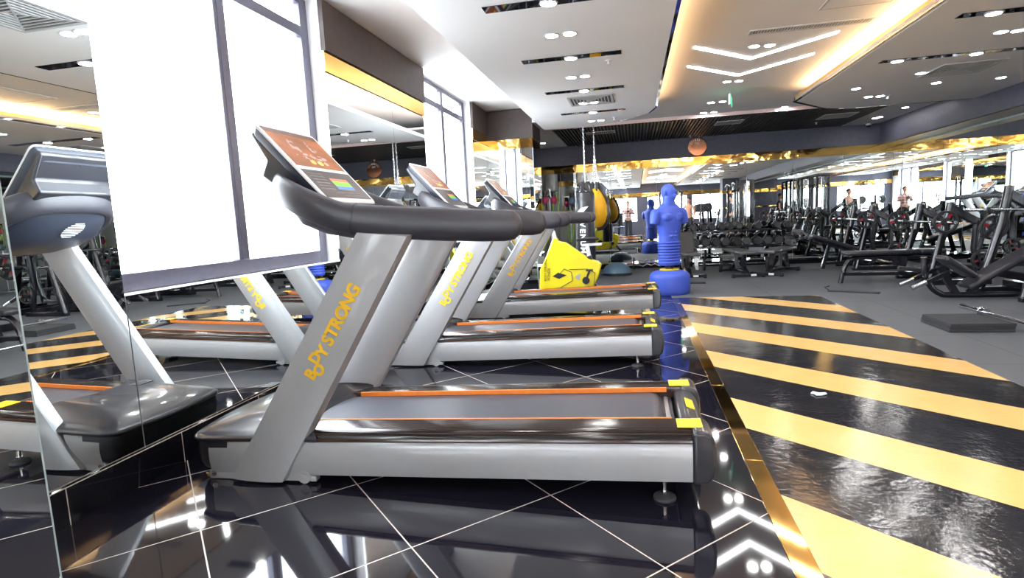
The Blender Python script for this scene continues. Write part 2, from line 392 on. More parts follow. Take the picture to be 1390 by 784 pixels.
# left wall: openings 2.24-4.29 and 6.50-8.55 from z .93 to 2.95
OPEN = [(2.24, 4.29), (6.50, 8.55), (-2.02, .03), (-6.28, -4.23)]
RD = .11; ZW0, ZW1 = .928, 2.99
wl = MB()
ys = sorted([YR, 9.45]+[v for o in OPEN for v in o])
wl.box(XL-.25, XL-.012, YR, YB+.2, 0, ZW0-.002)
for a, b in zip(ys[0::2], ys[1::2]): wl.box(XL-.25, XL-.012, a, b, ZW0-.002, 3.3)
wl.box(XL-.25, XL-.012, 9.45, YB+.2, ZW0-.002, 3.3)
struct(wl.build('wall_left', WALLWHITE))
sk = MB(); sk.box(XL-.01, -2.374, 1.194, 9.44, 0, .163); sk.box(XL-.01, -2.374, YR, .2, 0, .163)
struct(sk.build('baseboard_left', SKIRT, bevel=.002))
jt = MB(); yj = 1.818-.633*12
while yj < 9.4:
    if not .2 < yj < 1.19: jt.box(-2.376, -2.3732, yj-.002, yj+.002, 0, .163)
    yj += .633
jt.box(-2.379, -2.3735, 1.194, 9.44, .163, .1655)
struct(jt.build('trim_14', mat('pale_grout', (.6, .55, .5), .6)))
for i, (a, b) in enumerate(OPEN):
    wn = bpy.data.objects.new('window_%d' % (i+1), None); C.objects.link(wn); wn['kind'] = 'structure'; wn.location = (XL-RD, (a+b)/2, ZW0)
    cy = (a+b)/2
    def loc(m, nm, ma, **k): o = m.build(nm, ma, wn, **k); o.matrix_parent_inverse = Matrix.Translation(wn.location).inverted(); return o
    f = MB(); x0, x1 = XL-RD-.05, XL-RD
    f.box(x0, x1, a, a+.07, ZW0, ZW1); f.box(x0, x1, b-.10, b, ZW0, ZW1); f.box(x0, x1, a+.07, b-.10, ZW0, ZW0+.095); f.box(x0, x1, a+.07, b-.10, ZW1-.05, ZW1)
    loc(f, 'window_frame', ALU, bevel=.004)
    loc(MB().box(x0, x1+.006, cy-.055, cy-.032, ZW0+.095, ZW1-.05).box(x0, x1+.002, cy-.018, cy+.05, ZW0+.095, ZW1-.05), 'mullion', ALU, bevel=.004)
    loc(MB().box(x0, x1+.002, a+.07, cy-.055, 2.69, 2.765).box(x0, x1+.002, cy+.05, b-.10, 2.69, 2.765), 'transom', ALU, bevel=.004)
    loc(MB().box(x0+.02, x0+.028, a+.05, b-.05, ZW0+.05, ZW1-.045), 'glass_pane', GLASS)
    loc(MB().box(XL-RD, XL-.006, a, b, ZW0-.03, ZW0-.001), 'window_sill', WALLWHITE)
    area_light('daylight_portal', (XL-RD-.12, cy, (ZW0+ZW1)/2), (0, -PI/2, 0), ZW1-ZW0, b-a, 1, portal=True)
# mirrors on the left wall
def mirror(name, x0, x1, y0, y1, z0, z1, label, group=None, edge=None):
    o = MB().box(x0, x1, y0, y1, z0, z1).build(name, MIRROR)
    tag(o, label, 'mirror', group)
    if edge:
        MB().box(*edge).build('polished_edge', BEVELG, o)
    return o
mz = 2.44
mirror('wall_mirror', XL-.01, XL, 1.194, 2.236, .165, mz, 'mirror panel between the near mirrored column and the big window, showing a treadmill front')
for k, (a, b) in enumerate([(2.24, 4.29), (6.50, 8.55)]):
    mirror('wall_mirror', XL-.01, XL, a+.002, b-.002, .165, ZW0-.004, ['low wall mirror under the big near window, behind the front treadmill', 'low wall mirror under the second window behind the far treadmills'][k])
mirror('wall_mirror', XL-.01, XL, 4.292, 5.585, .165, mz, 'wall mirror just past the big window, nearer half of the pane pair')
mirror('wall_mirror', XL-.01, XL, 5.59, 6.498, .165, mz, 'wall mirror just before the second window, farther half of the pane pair')
mirror('wall_mirror', XL-.01, XL, 8.554, 9.43, .165, mz, 'wall mirror past the second window, beside the mirrored corner column')
for a, b in ((.035, .195), (-4.225, -3.15), (-3.145, -2.025)):
    mirror('wall_mirror', XL-.01, XL, a, b, .165, mz, 'wall mirror panel on the left wall behind the photographer', 'mirror panels behind the photographer')
# gold bands and beams on the left wall
gb = MB(); bb = MB()
for a, b in ((.2, 2.24), (4.29, 6.50), (8.55, 9.434), (-4.23, -2.02), (YR, -6.28)):
    gb.box(XL-.012, XL+.012, a+.001, b-.001, mz+.004, 2.60)
    bb.box(XL-.01, -2.362, a, b, 2.60, 2.99)
struct(gb.build('trim_2', GOLD)); struct(bb.build('trim_3', BROWNB, bevel=.003))
# mirrored column at the left, near
XC, YC = -1.62, 1.194
struct(MB().box(XL, XC-.012, .2, YC-.012, 0, 3).build('wall_column', WALLWHITE))
mirror('column_mirror', XC-.011, XC, .2, YC-.004, .0, 2.6, 'tall floor standing mirror pane cladding the near column at the left', edge=(XC-.011, XC+.001, YC-.004, YC, 0, 2.6))
mirror('column_mirror', XL, XC-.012, YC-.011, YC, .0, 2.6, 'side mirror of the near column facing the treadmills')
# mirrored corner column, far
YF, XF = 9.434, -1.61
struct(MB().box(XL, XF-.012, YF+.012, 10.2, 0, 2.62).build('wall_column', WALLWHITE))
mirror('column_mirror', XL+.002, -1.745, YF, YF+.011, .165, 2.36, 'wide mirror on the far corner column facing the treadmills')
mirror('column_mirror', -1.74, XF, YF, YF+.011, .165, 2.36, 'narrow edge mirror of the far corner column with a pale frame', edge=(XF-.012, XF+.002, YF-.004, YF+.012, 0, 2.36))
mirror('column_mirror', XF-.011, XF, YF+.013, 10.2, .165, 2.36, 'return mirror on the side of the far corner column')
mirror('column_mirror', XL, XF-.002, 10.2, 10.211, .165, 2.5, 'mirror added on the hidden back of the far corner column to brighten its reflection')  # added reflector, brightens the shaded column back in the back mirror
struct(MB().box(XL, XF, YF-.003, YF+.012, 2.36, 2.515).box(XF-.012, XF, YF+.012, 10.2, 2.36, 2.515).build('trim_4', GOLD))
struct(MB().box(XL, XF+.01, YF-.02, 10.2, 2.515, 2.98).build('trim_5', BROWNB, bevel=.003))
struct(MB().box(XL, XF, YF-.004, YF+.01, 0, .16).build('baseboard_back', SKIRT))
# back wall
struct(MB().box(XL-.25, XR+.2, YB+.012, YB+.25, 0, 3.3).build('wall_back', WALLWHITE))
struct(MB().box(XL, XR, YB-.03, YB+.012, 2.34, 3.0).build('trim_6', NAVYB))
struct(MB().box(XL, XR, YB-.001, YB+.012, 2.17, 2.34).build('trim_7', GOLD))
xs = [XL, -1.62, -.55, .5, 1.42, 2.35, 3.27, 4.2, 5.12, XR]
place = ['behind the punching bag rack', 'behind the black punching bag', 'behind the dome and curl bar', 'behind the blue boxing dummy', 'above the left half of the dumbbell rack', 'above the right half of the dumbbell rack', 'behind the decline bench', 'at the far right of the back wall', 'last narrow strip in the corner']
for k in range(len(xs)-1):
    mirror('wall_mirror', xs[k]+.003, xs[k+1]-.003, YB, YB+.011, .11, 2.168, 'tall mirror panel on the back wall, '+place[k])
struct(MB().box(XL, XR, YB-.32, YB+.01, 0, .1).build('baseboard_rear', SKIRT, bevel=.004))
# right wall
struct(MB().box(XR+.012, XR+.25, YR, YB+.2, 0, 3.3).build('wall_right', NAVYB))
struct(MB().box(XB, XR+.012, YR, YB, 2.33, 3.0, 0).build('trim_8', NAVYB))
struct(MB().box(XB+.02, XR+.011, YR, YB, 2.318, 2.33).build('trim_9', DARKUNDER))
k = 0; y = YB-.0
while y > YR+.5:
    y2 = max(y-1.53, YR)
    lab = 'mirror panel on the right wall, %s from the back corner' % ORD[k] if k < 4 else 'mirror panel on the right wall beyond the frame'
    mirror('wall_mirror', XR, XR+.011, y2+.003, y-.003, .11, 2.29, lab, 'right wall mirrors outside the frame' if k >= 4 else None)
    y = y2; k += 1
struct(MB().box(XR-.004, XR+.011, YR, YB, 2.29, 2.318).build('trim_10', BEVELG))
struct(MB().box(XR-.02, XR+.011, YR, YB, 0, .1).build('baseboard_right', SKIRT))
# rear wall with windows (only the mirrors show it)
rw = MB(); RO = [(-2.1, .2), (.7, 2.9), (3.1, 5.1)]
ed = [XL-.25]+[v for o in RO for v in o]+[XR+.25]
for a, b in zip(ed[0::2], ed[1::2]): rw.box(a, b, YR-.25, YR, .7, 2.1)
rw.box(XL-.25, XR+.25, YR-.25, YR, 0, .7); rw.box(XL-.25, XR+.25, YR-.25, YR, 2.1, 3.3)
struct(rw.build('wall_front', NAVYB))
struct(MB().box(XL, XR, YR, YR+.01, 2.1, 2.3).build('trim_11', GOLD))
for i, (a, b) in enumerate(RO):
    wn = bpy.data.objects.new('window_%d' % (i+5), None); C.objects.link(wn); wn['kind'] = 'structure'
    c = (a+b)/2
    MB().box(a, a+.05, YR-.1, YR-.05, .7, 2.1).box(b-.05, b, YR-.1, YR-.05, .7, 2.1).box(a+.05, b-.05, YR-.1, YR-.05, .7, .75).box(a+.05, b-.05, YR-.1, YR-.05, 2.05, 2.1).box(c-.03, c+.03, YR-.1, YR-.05, .75, 2.05).build('window_frame', ALU, wn)
    MB().box(a+.02, b-.02, YR-.08, YR-.075, .72, 2.08).build('glass_pane', GLASS, wn)
    area_light('daylight_portal', (c, YR-.15, 1.4), (-PI/2, 0, 0), b-a, 1.4, 1, portal=True)

# ------------------------------------------------------------------ ceiling
struct(MB().box(XL-.25, XR+.25, YR-.25, YB+.2, 3.0, 3.1).build('ceiling', WHITE))
# coffer ceiling between the dropped panels, behind the far edge too
struct(MB().box(-.35, 3.3, YR, 10.36, ZC, ZC+.19).build('ceiling', WHITE))
PX0 = -1.40
P1 = [(PX0, YR), (.385, YR), (.335, 7.0), (.34, 8.2), (.25, 8.62), (-.2, 9.13), (-.62, 9.37), (PX0, 9.38)]
P2 = [(2.235, YR), (XB, YR), (XB, 9.74), (3.2, 9.70), (2.81, 9.54), (2.20, 8.72)]
def panel(pts, nm):
    o = MB().prism(pts, 'Z', ZP+.012, ZP+.05).build(nm, WHITE); struct(o); return o
p1 = panel(P1, 'ceiling'); p2 = panel(P2, 'ceiling')
def rim(pts, z0, z1, t, ma, par):
    m = MB()
    for a, b in zip(pts[:-1], pts[1:]):
        a, b = Vector((*a, 0)), Vector((*b, 0)); d = (b-a).normalized(); n = Vector((d.y, -d.x, 0))*t
        vs = [a, b, b+n, a+n]; m.add([(*v.xy, z0) for v in vs]+[(*v.xy, z1) for v in vs], [(3, 2, 1, 0), (4, 5, 6, 7), (0, 1, 5, 4), (1, 2, 6, 5), (2, 3, 7, 6), (3, 0, 4, 7)])
    o = m.build('edge_trim', ma, par); return o
# lower faces: white board inside a thin black mirrored border
low1 = [(PX0, YR), (.355, YR), (.305, 6.98), (.31, 8.18), (.225, 8.6), (-.21, 9.105), (-.62, 9.345), (PX0, 9.355)]
struct(MB().prism(low1, 'Z', ZP, ZP+.012).build('ceiling', WHITE))
low2 = [(2.275, YR), (XB, YR), (XB, 9.72), (3.2, 9.67), (2.83, 9.51), (2.24, 8.71)]
struct(MB().prism(low2, 'Z', ZP, ZP+.012).build('ceiling', WHITE))
rim(P1[1:], ZP+.002, ZP+.05, -.035, SLOTM, p1); rim(list(reversed(P2[2:])) , ZP+.002, ZP+.02, -.03, SLOTM, p2)
e2 = [(2.235, YR), (2.20, 8.72), (2.81, 9.54)]
m = MB(); m.prism([(2.235, YR), (2.20, 8.72), (2.21, 8.735), (2.245, YR)], 'Z', ZP, ZP+.022).build('edge_trim', SLOTM, p2)
MB().prism([(2.235, YR), (2.20, 8.72), (2.21, 8.73), (2.245, YR)], 'Z', ZP+.022, ZP+.085).build('gold_fascia', GOLDF, p2)
MB().prism([(.385, YR), (.335, 7.0), (.34, 8.2), (.33, 8.2), (.325, 7.0), (.375, YR)], 'Z', ZP+.05, ZP+.07).build('gold_fascia', GOLDF, p1)
# black slot border towards the coffer at the chamfer of the far right corner
MB().prism([(2.20, 8.72), (2.81, 9.54), (3.2, 9.70), (XB, 9.74), (XB, 9.75), (3.2, 9.712), (2.80, 9.55), (2.19, 8.73)], 'Z', ZP, ZP+.06).build('edge_trim', SLOTM, p2)
# cove lights lying on top of the panels, shining at the upper ceiling
WARM = (1, .60, .27)
for x, pw in ((.20, 1.0), (2.42, 2.3)):
    area_light('cove_light', (x, .8, ZP+.075), (PI, 0, 0), .05, 15.4, COVE_W*pw, WARM, parent=None)
area_light('cove_light', (PX0+.12, 1.2, ZP+.075), (PI, 0, 0), .04, 16, COVE_W*.22, (1, .6, .35))
# gold mirror light pocket lines under the left beams
for a, b in ((4.35, 6.45), (8.6, 9.4), (.25, 2.2)):
    area_light('cove_light', (-2.40, (a+b)/2, 2.595), (0, -.6, 0), .02, b-a, 14.0*(b-a), (1, .75, .4))
# far ceiling: white edges and slatted field
struct(MB().box(XL, -1.42, 10.2, YB, ZS, ZS+.05).box(XF+.01, -1.42, 9.39, 10.2, ZS, ZS+.05).box(4.15, XB, 9.76, YB, ZS, ZS+.05).box(-1.42, -.35, 9.39, 10.36, ZC-.001, ZC+.03).box(3.3, 4.15, 9.76, 10.36, ZC-.001, ZC+.03).build('ceiling', WHITE))
struct(MB().box(-1.42, 4.15, 10.36, YB, ZS+.045, ZS+.055).build('ceiling', SLATBG))
sl = MB(); x = -1.42
while x < 4.12:
    sl.box(x, x+.032, 10.36, YB-.03, ZS, ZS+.04); x += .06
sl = sl.build('ceiling_slats', SLAT); struct(sl)
struct(MB().box(-1.42, 4.15, 10.34, 10.36, ZS-.004, ZC).build('trim_12', mat('pink_cove_glow_trim', (.75, .6, .58), .5)))  # pink cove light along this edge is put into the trim colour

def wordpos(i, n): return ORD[i]
# downlights
lamp_me = None
def downlight(x, y, z, label, group=None, r=.048):
    global lamp_me
    t = thing('downlight', label, 'ceiling light', (x, y, z), 0, group)
    if lamp_me is None:
        a = MB().lathe([(r+.014, -.001), (r+.012, -.006), (r, -.006), (r, .004)], 20).build('trim_ring', WHITEP, t)
        b = MB().lathe([(.001, -.0065), (r*.98, -.0065), (r*.98, -.004), (.001, -.004)], 20).build('lens', LAMP, t)
        lamp_me = (a, b)
    else:
        for o in lamp_me:
            c = o.copy(); C.objects.link(c); c.parent = t
    return t
BEH = 'recessed round downlight behind the photographer, reflected in the back mirrors'
ROWS = [4.62, 6.03, 7.42, 8.86]
for i, yy in enumerate(ROWS):
    for s_, nm in ((-.60, 'left'), (-.46, 'right')):
        downlight(s_, yy, ZP, 'small downlight, %s of the %s pair from the camera above the treadmills' % (nm, ORD[i]))
for k in range(-7, 3):
    yy = 4.62+1.4*(k-3)+2.8-1.4*0
    if yy > 3.1 or yy < YR+.4: continue
    for s_ in (-.60, -.46): downlight(s_, yy, ZP, BEH, 'downlights behind the photographer')
# black mirrored slots with a lamp
def slot(x0, x1, y, label, lx=None, group=None, depth=.12):
    t = thing('ceiling_slot', label, 'ceiling inlay', ((x0+x1)/2, y, ZP), 0, group)
    L = (x1-x0)/2
    MB().box(-L, L, -depth/2, depth/2, -.004, -.0005).build('black_inlay', SLOTM, t)
    for q in (lx or [0]):
        MB().lathe([(.062, -.005), (.062, -.012), (.05, -.014), (.05, -.005)], 20, (q, 0, 0)).build('trim_ring', WHITEP, t)
        MB().lathe([(.001, -.0145), (.05, -.0145), (.05, -.012), (.001, -.012)], 20, (q, 0, 0)).build('lens', LAMP, t)
    return t
for i, yy in enumerate((3.92, 5.29, 6.68, 8.10)):
    slot(-.965, -.08, yy, 'long black glossy ceiling slot with one lamp, %s from the camera above the treadmills' % ORD[i])
for yy in (2.52, 1.12, -.28, -1.68, -3.08, -4.48, -5.88):
    slot(-.965, -.08, yy, 'long black glossy ceiling slot with one lamp behind the photographer', group='slots behind the photographer')
slot(2.52, 3.4, 5.32, 'black glossy ceiling slot with a lamp at the top right corner of the view', lx=[-.2])
slot(2.49, 4.0, 6.70, 'long black glossy ceiling slot with two lamps on the right grey ceiling panel', lx=[-.6, .1])
for yy in (3.9, 2.5, 1.1, -.3, -1.7, -3.1, -4.5):
    slot(2.52, 3.9, yy, 'black glossy slot on the right ceiling panel outside the frame', lx=[-.2], group='slots outside the frame')
import functools
H = CAM_H
def ray(px, py):
    return rt*((px-695)/FPX) + up*(-(py-392)/FPX) + fw
def on_z(px, py, z):
    d = ray(px, py); t = (z-H)/d.z; return d.x*t, d.y*t
for (px_, py_), lab in {(1359, 43): 'left one of the downlight pair at the top right corner', (1382, 41): 'right one of the downlight pair at the top right corner',
        (1250, 99): 'downlight left of the square vent on the right ceiling panel', (1271, 112): 'downlight just below the square vent on the right ceiling panel', (1359, 105): 'downlight right of the square vent on the right ceiling panel',
        (1162, 120): 'lone downlight near the gold ceiling edge on the right panel', (1179, 131): 'left one of the downlight pair beside the sprinkler on the right panel', (1195, 130): 'right one of the downlight pair beside the sprinkler on the right panel'}.items():
    x, y = on_z(px_, py_, ZP); downlight(x, y, ZP, 'small round ' + lab)
for (px_, py_), lab in {(1188, 160): 'left one of the close pair of downlights beside the slatted ceiling', (1194, 158.5): 'right one of the close pair of downlights beside the slatted ceiling', (1229, 145.5): 'downlight on the far grey ceiling strip before the blue beam', (737, 194): 'downlight on the far white ceiling left of the slats'}.items():
    x, y = on_z(px_, py_, ZS); downlight(x, y, ZS, 'small round ' + lab)
for (px_, py_), lab in {(1024, 62.5): 'downlight, left of the pair just before the LED chevrons', (1045, 61): 'downlight, right of the pair just before the LED chevrons',
        (987, 110.5): 'left one of the downlight pair just past the LED chevrons', (1003, 109.5): 'right one of the downlight pair just past the LED chevrons',
        (965, 139): 'left one of the downlight pair under the exit sign', (981, 137.5): 'right one of the downlight pair under the exit sign',
        (955, 153): 'left one of the farthest downlight pair before the slats', (969, 152): 'right one of the farthest downlight pair before the slats', (1065, 145): 'lone downlight near the gold corner of the ceiling coffer'}.items():
    x, y = on_z(px_, py_, ZC); downlight(x, y, ZC, 'small round ' + lab)
for yy in (3.2, .4, -2.4, -5.2):
    for x in (1.2, 1.35): downlight(x, yy, ZC, BEH, 'downlights behind the photographer')
for yy in (3.2, 1.8, .4, -1.0, -2.4, -3.8, -5.2):
    for x in (3.1, 3.25): downlight(x, yy, ZP, BEH, 'downlights behind the photographer')
# chevron LED lines
def chevron(yl, dv, label, wx=.07, group=None):
    m = MB(); z0, z1 = ZC-.006, ZC-.001
    for sgn in (-1, 1):
        a = (1.268, yl+dv); b = (1.268+sgn*.645, yl)
        m.add([(a[0], a[1]-wx/2-.0, z) if q == 0 else v for z in (z0,) for q, v in enumerate([0])] if False else
              [(a[0], a[1]-wx/2, z0), (a[0], a[1]+wx/2, z0), (b[0], b[1]+wx/2, z0), (b[0], b[1]-wx/2, z0), (a[0], a[1]-wx/2, z1), (a[0], a[1]+wx/2, z1), (b[0], b[1]+wx/2, z1), (b[0], b[1]-wx/2, z1)],
              [(0, 1, 2, 3), (7, 6, 5, 4), (0, 3, 7, 4), (1, 5, 6, 2), (0, 4, 5, 1), (2, 6, 7, 3)])
    tag(m.build('chevron_light', LEDW), label, 'ceiling light', group)
chevron(6.13, .68, 'bright white V-shaped LED line in the ceiling coffer, the one nearer the camera')
chevron(6.88, .70, 'bright white V-shaped LED line in the ceiling coffer, the farther one')
for yy in (1.9, 2.65, -2.2, -1.45): chevron(yy, .69, 'white V-shaped LED ceiling line behind the photographer', group='chevrons outside the frame')
# ceiling vents
def vent4(cx, cy, s, z, label, group=None, d=0):
    t = thing('ceiling_vent', label, 'air vent', (cx, cy, z), 0, group)
    f = MB(); 
    f.box(-s, s, -s, -s+.03, -.012, -.0005).box(-s, s, s-.03, s, -.012, -.0005).box(-s, -s+.03, -s+.03, s-.03, -.012, -.0005).box(s-.03, s, -s+.03, s-.03, -.012, -.0005)
    f.build('frame', GRILLE2, t, bevel=.002)
    MB().box(-s+.03, s-.03, -s+.03, s-.03, -.003, -.0005).build('backing', GRILLD, t)
    l = MB(); q = s-.055
    while q > .03:
        w_ = .014
        l.box(-q, q, -q, -q+w_, -.011, -.004).box(-q, q, q-w_, q, -.011, -.004).box(-q, -q+w_, -q+w_, q-w_, -.011, -.004).box(q-w_, q, -q+w_, q-w_, -.011, -.004); q -= .04
    for a in (-1, 1): l.bar((-s+.03, a*(-s+.03), -.007), (s-.03, a*(s-.03), -.007), .012, .006)
    l.build('louver', GRILLE2, t)
vent4(-.49, 7.28, .27, ZP, 'square white four-way air vent in the panel above the treadmills')
vent4(3.55, 7.40, .30, ZP, 'square white four-way air vent in the right grey ceiling panel')
for s_, nm in ((-1.14, 'left'), (-1.02, 'right')): downlight(s_, 3.36, ZP, 'small downlight beside the square vent reflected at the top left, %s of the pair' % nm)
vent4(-1.08, 2.96, .27, ZP, 'square white four-way air vent reflected in the left mirror')
vent4(-.49, -3.6, .30, ZP, 'square white air vent on the ceiling behind the photographer')
vent4(3.55, -.9, .30, ZP, 'square white air vent on the right ceiling behind the photographer')
def grille(x0, x1, y0, y1, z, label, n=14):
    t = thing('ceiling_grille', label, 'air vent', ((x0+x1)/2, (y0+y1)/2, z)); a, b = (x1-x0)/2, (y1-y0)/2
    MB().box(-a, a, -b, -b+.02, -.01, -.0005).box(-a, a, b-.02, b, -.01, -.0005).box(-a, -a+.02, -b+.02, b-.02, -.01, -.0005).box(a-.02, a, -b+.02, b-.02, -.01, -.0005).build('frame', GRILLE, t)
    MB().box(-a+.02, a-.02, -b+.02, b-.02, -.003, -.0005).build('backing', GRILLD, t)
    l = MB()
    for i in range(n):
        q = -a+.02+(i+.5)*(2*a-.04)/n; l.box(q-.006, q+.006, -b+.02, b-.02, -.009, -.0035)
    l.build('louver', GRILLE, t)
grille(-.86, -.32, 11.0, 11.32, ZS, 'white rectangular air grille in the slatted ceiling above the punching bag')
grille(1.48, 1.95, 10.95, 11.4, ZS, 'white rectangular air grille in the middle of the slatted ceiling', 12)
grille(3.3, 3.85, 11.15, 11.7, ZS, 'white square air grille at the right end of the slatted ceiling', 12)
grille(1.07, 2.1, 5.76, 5.90, ZC, 'long thin linear air vent in the coffer before the LED chevrons', 40)
t = thing('access_panel', 'pale rectangular access panel in the ceiling coffer at the top of the view', 'ceiling panel', (1.75, 5.05, ZC))
MB().box(-.2, .3, -.32, .32, -.006, -.0005).build('panel_board', WHITE, t); MB().box(-.22, -.2, -.34, .34, -.008, 0).box(.3, .32, -.34, .34, -.008, 0).box(-.2, .3, -.34, -.32, -.008, 0).box(-.2, .3, .32, .34, -.008, 0).build('frame', GRILLE, t)
# sprinklers, camera dome, exit sign
def sprinkler(px_, py_, z, label):
    x, y = on_z(px_, py_, z); t = MB().lathe([(.03, 0), (.03, -.004), (.012, -.01), (.008, -.03), (.018, -.035), (.018, -.038), (.001, -.038)], 12).build('sprinkler', WHITEP, loc=(x, y, z)); tag(t, label, 'sprinkler')
sprinkler(826, 82, ZP, 'small sprinkler head beside the second black slot over the treadmills')
sprinkler(834, 159, ZP, 'small sprinkler head near the far edge of the white ceiling panel')
sprinkler(1205, 130, ZP, 'small sprinkler head beside a downlight pair on the right panel')
sprinkler(937, 184, ZS, 'small sprinkler head hanging from the slatted ceiling')
sprinkler(1108, 166, ZS, 'small sprinkler head near the right slatted ceiling grille')
t = thing('security_camera', 'small black dome camera on the ceiling before the blue beam corner', 'camera', (4.62, 12.9, ZS))
MB().lathe([(.05, 0), (.05, -.03), (.045, -.035)], 16).build('base', WHITEP, t); MB().lathe([(.043, -.035), (.038, -.06), (.02, -.078), (.001, -.082)], 16).build('dome', BLACKP, t)
t = thing('exit_sign', 'green and white exit sign hanging from the ceiling coffer', 'exit sign', (1.33, 8.55, ZC), 1.35)
MB().cyl((-.1, 0, -.0), (-.1, 0, -.06), .006, 8).cyl((.1, 0, 0), (.1, 0, -.06), .006, 8).build('hanger', STEEL, t)
MB().box(-.18, .18, -.012, .012, -.2, -.06).build('sign_case', WHITEP, t, bevel=.003)
MB().box(-.165, .165, -.015, -.0121, -.19, -.07).box(-.165, .165, .0121, .015, -.19, -.07).build('sign_face', GREENS, t)
for sgn, rot in ((-1, 0), (1, PI)):
    text_mesh('sign_lettering', 'EXIT', .1, Matrix.Translation((0, sgn*.0155, -.13)) @ Matrix.Rotation(rot, 4, 'Z') @ Matrix.Rotation(PI/2, 4, 'X'), WHITEP, t)
# copper disc on the back beam
t = thing('wall_clock', 'round copper coloured mirror disc on the slate beam of the back wall', 'wall plaque', (1.35, YB-.03, 2.545))
MB().lathe([(.001, -.03), (.185, -.03), (.195, -.022), (.195, 0), (.001, 0)], 40, axis='Y').build('disc', COPPER, t)
m = MB()
for i in range(9):
    a = math.radians(25+i*16); m.bar((math.cos(a)*.12, -.033, math.sin(a)*.12), (math.cos(a)*.165, -.033, math.sin(a)*.165), .018, .006)
m.build('raised_marks', WHITEP, t)
text_mesh('lettering', 'MK', .07, Matrix.Translation((0, -.033, .06)) @ Matrix.Rotation(PI/2, 4, 'X'), WHITEP, t)

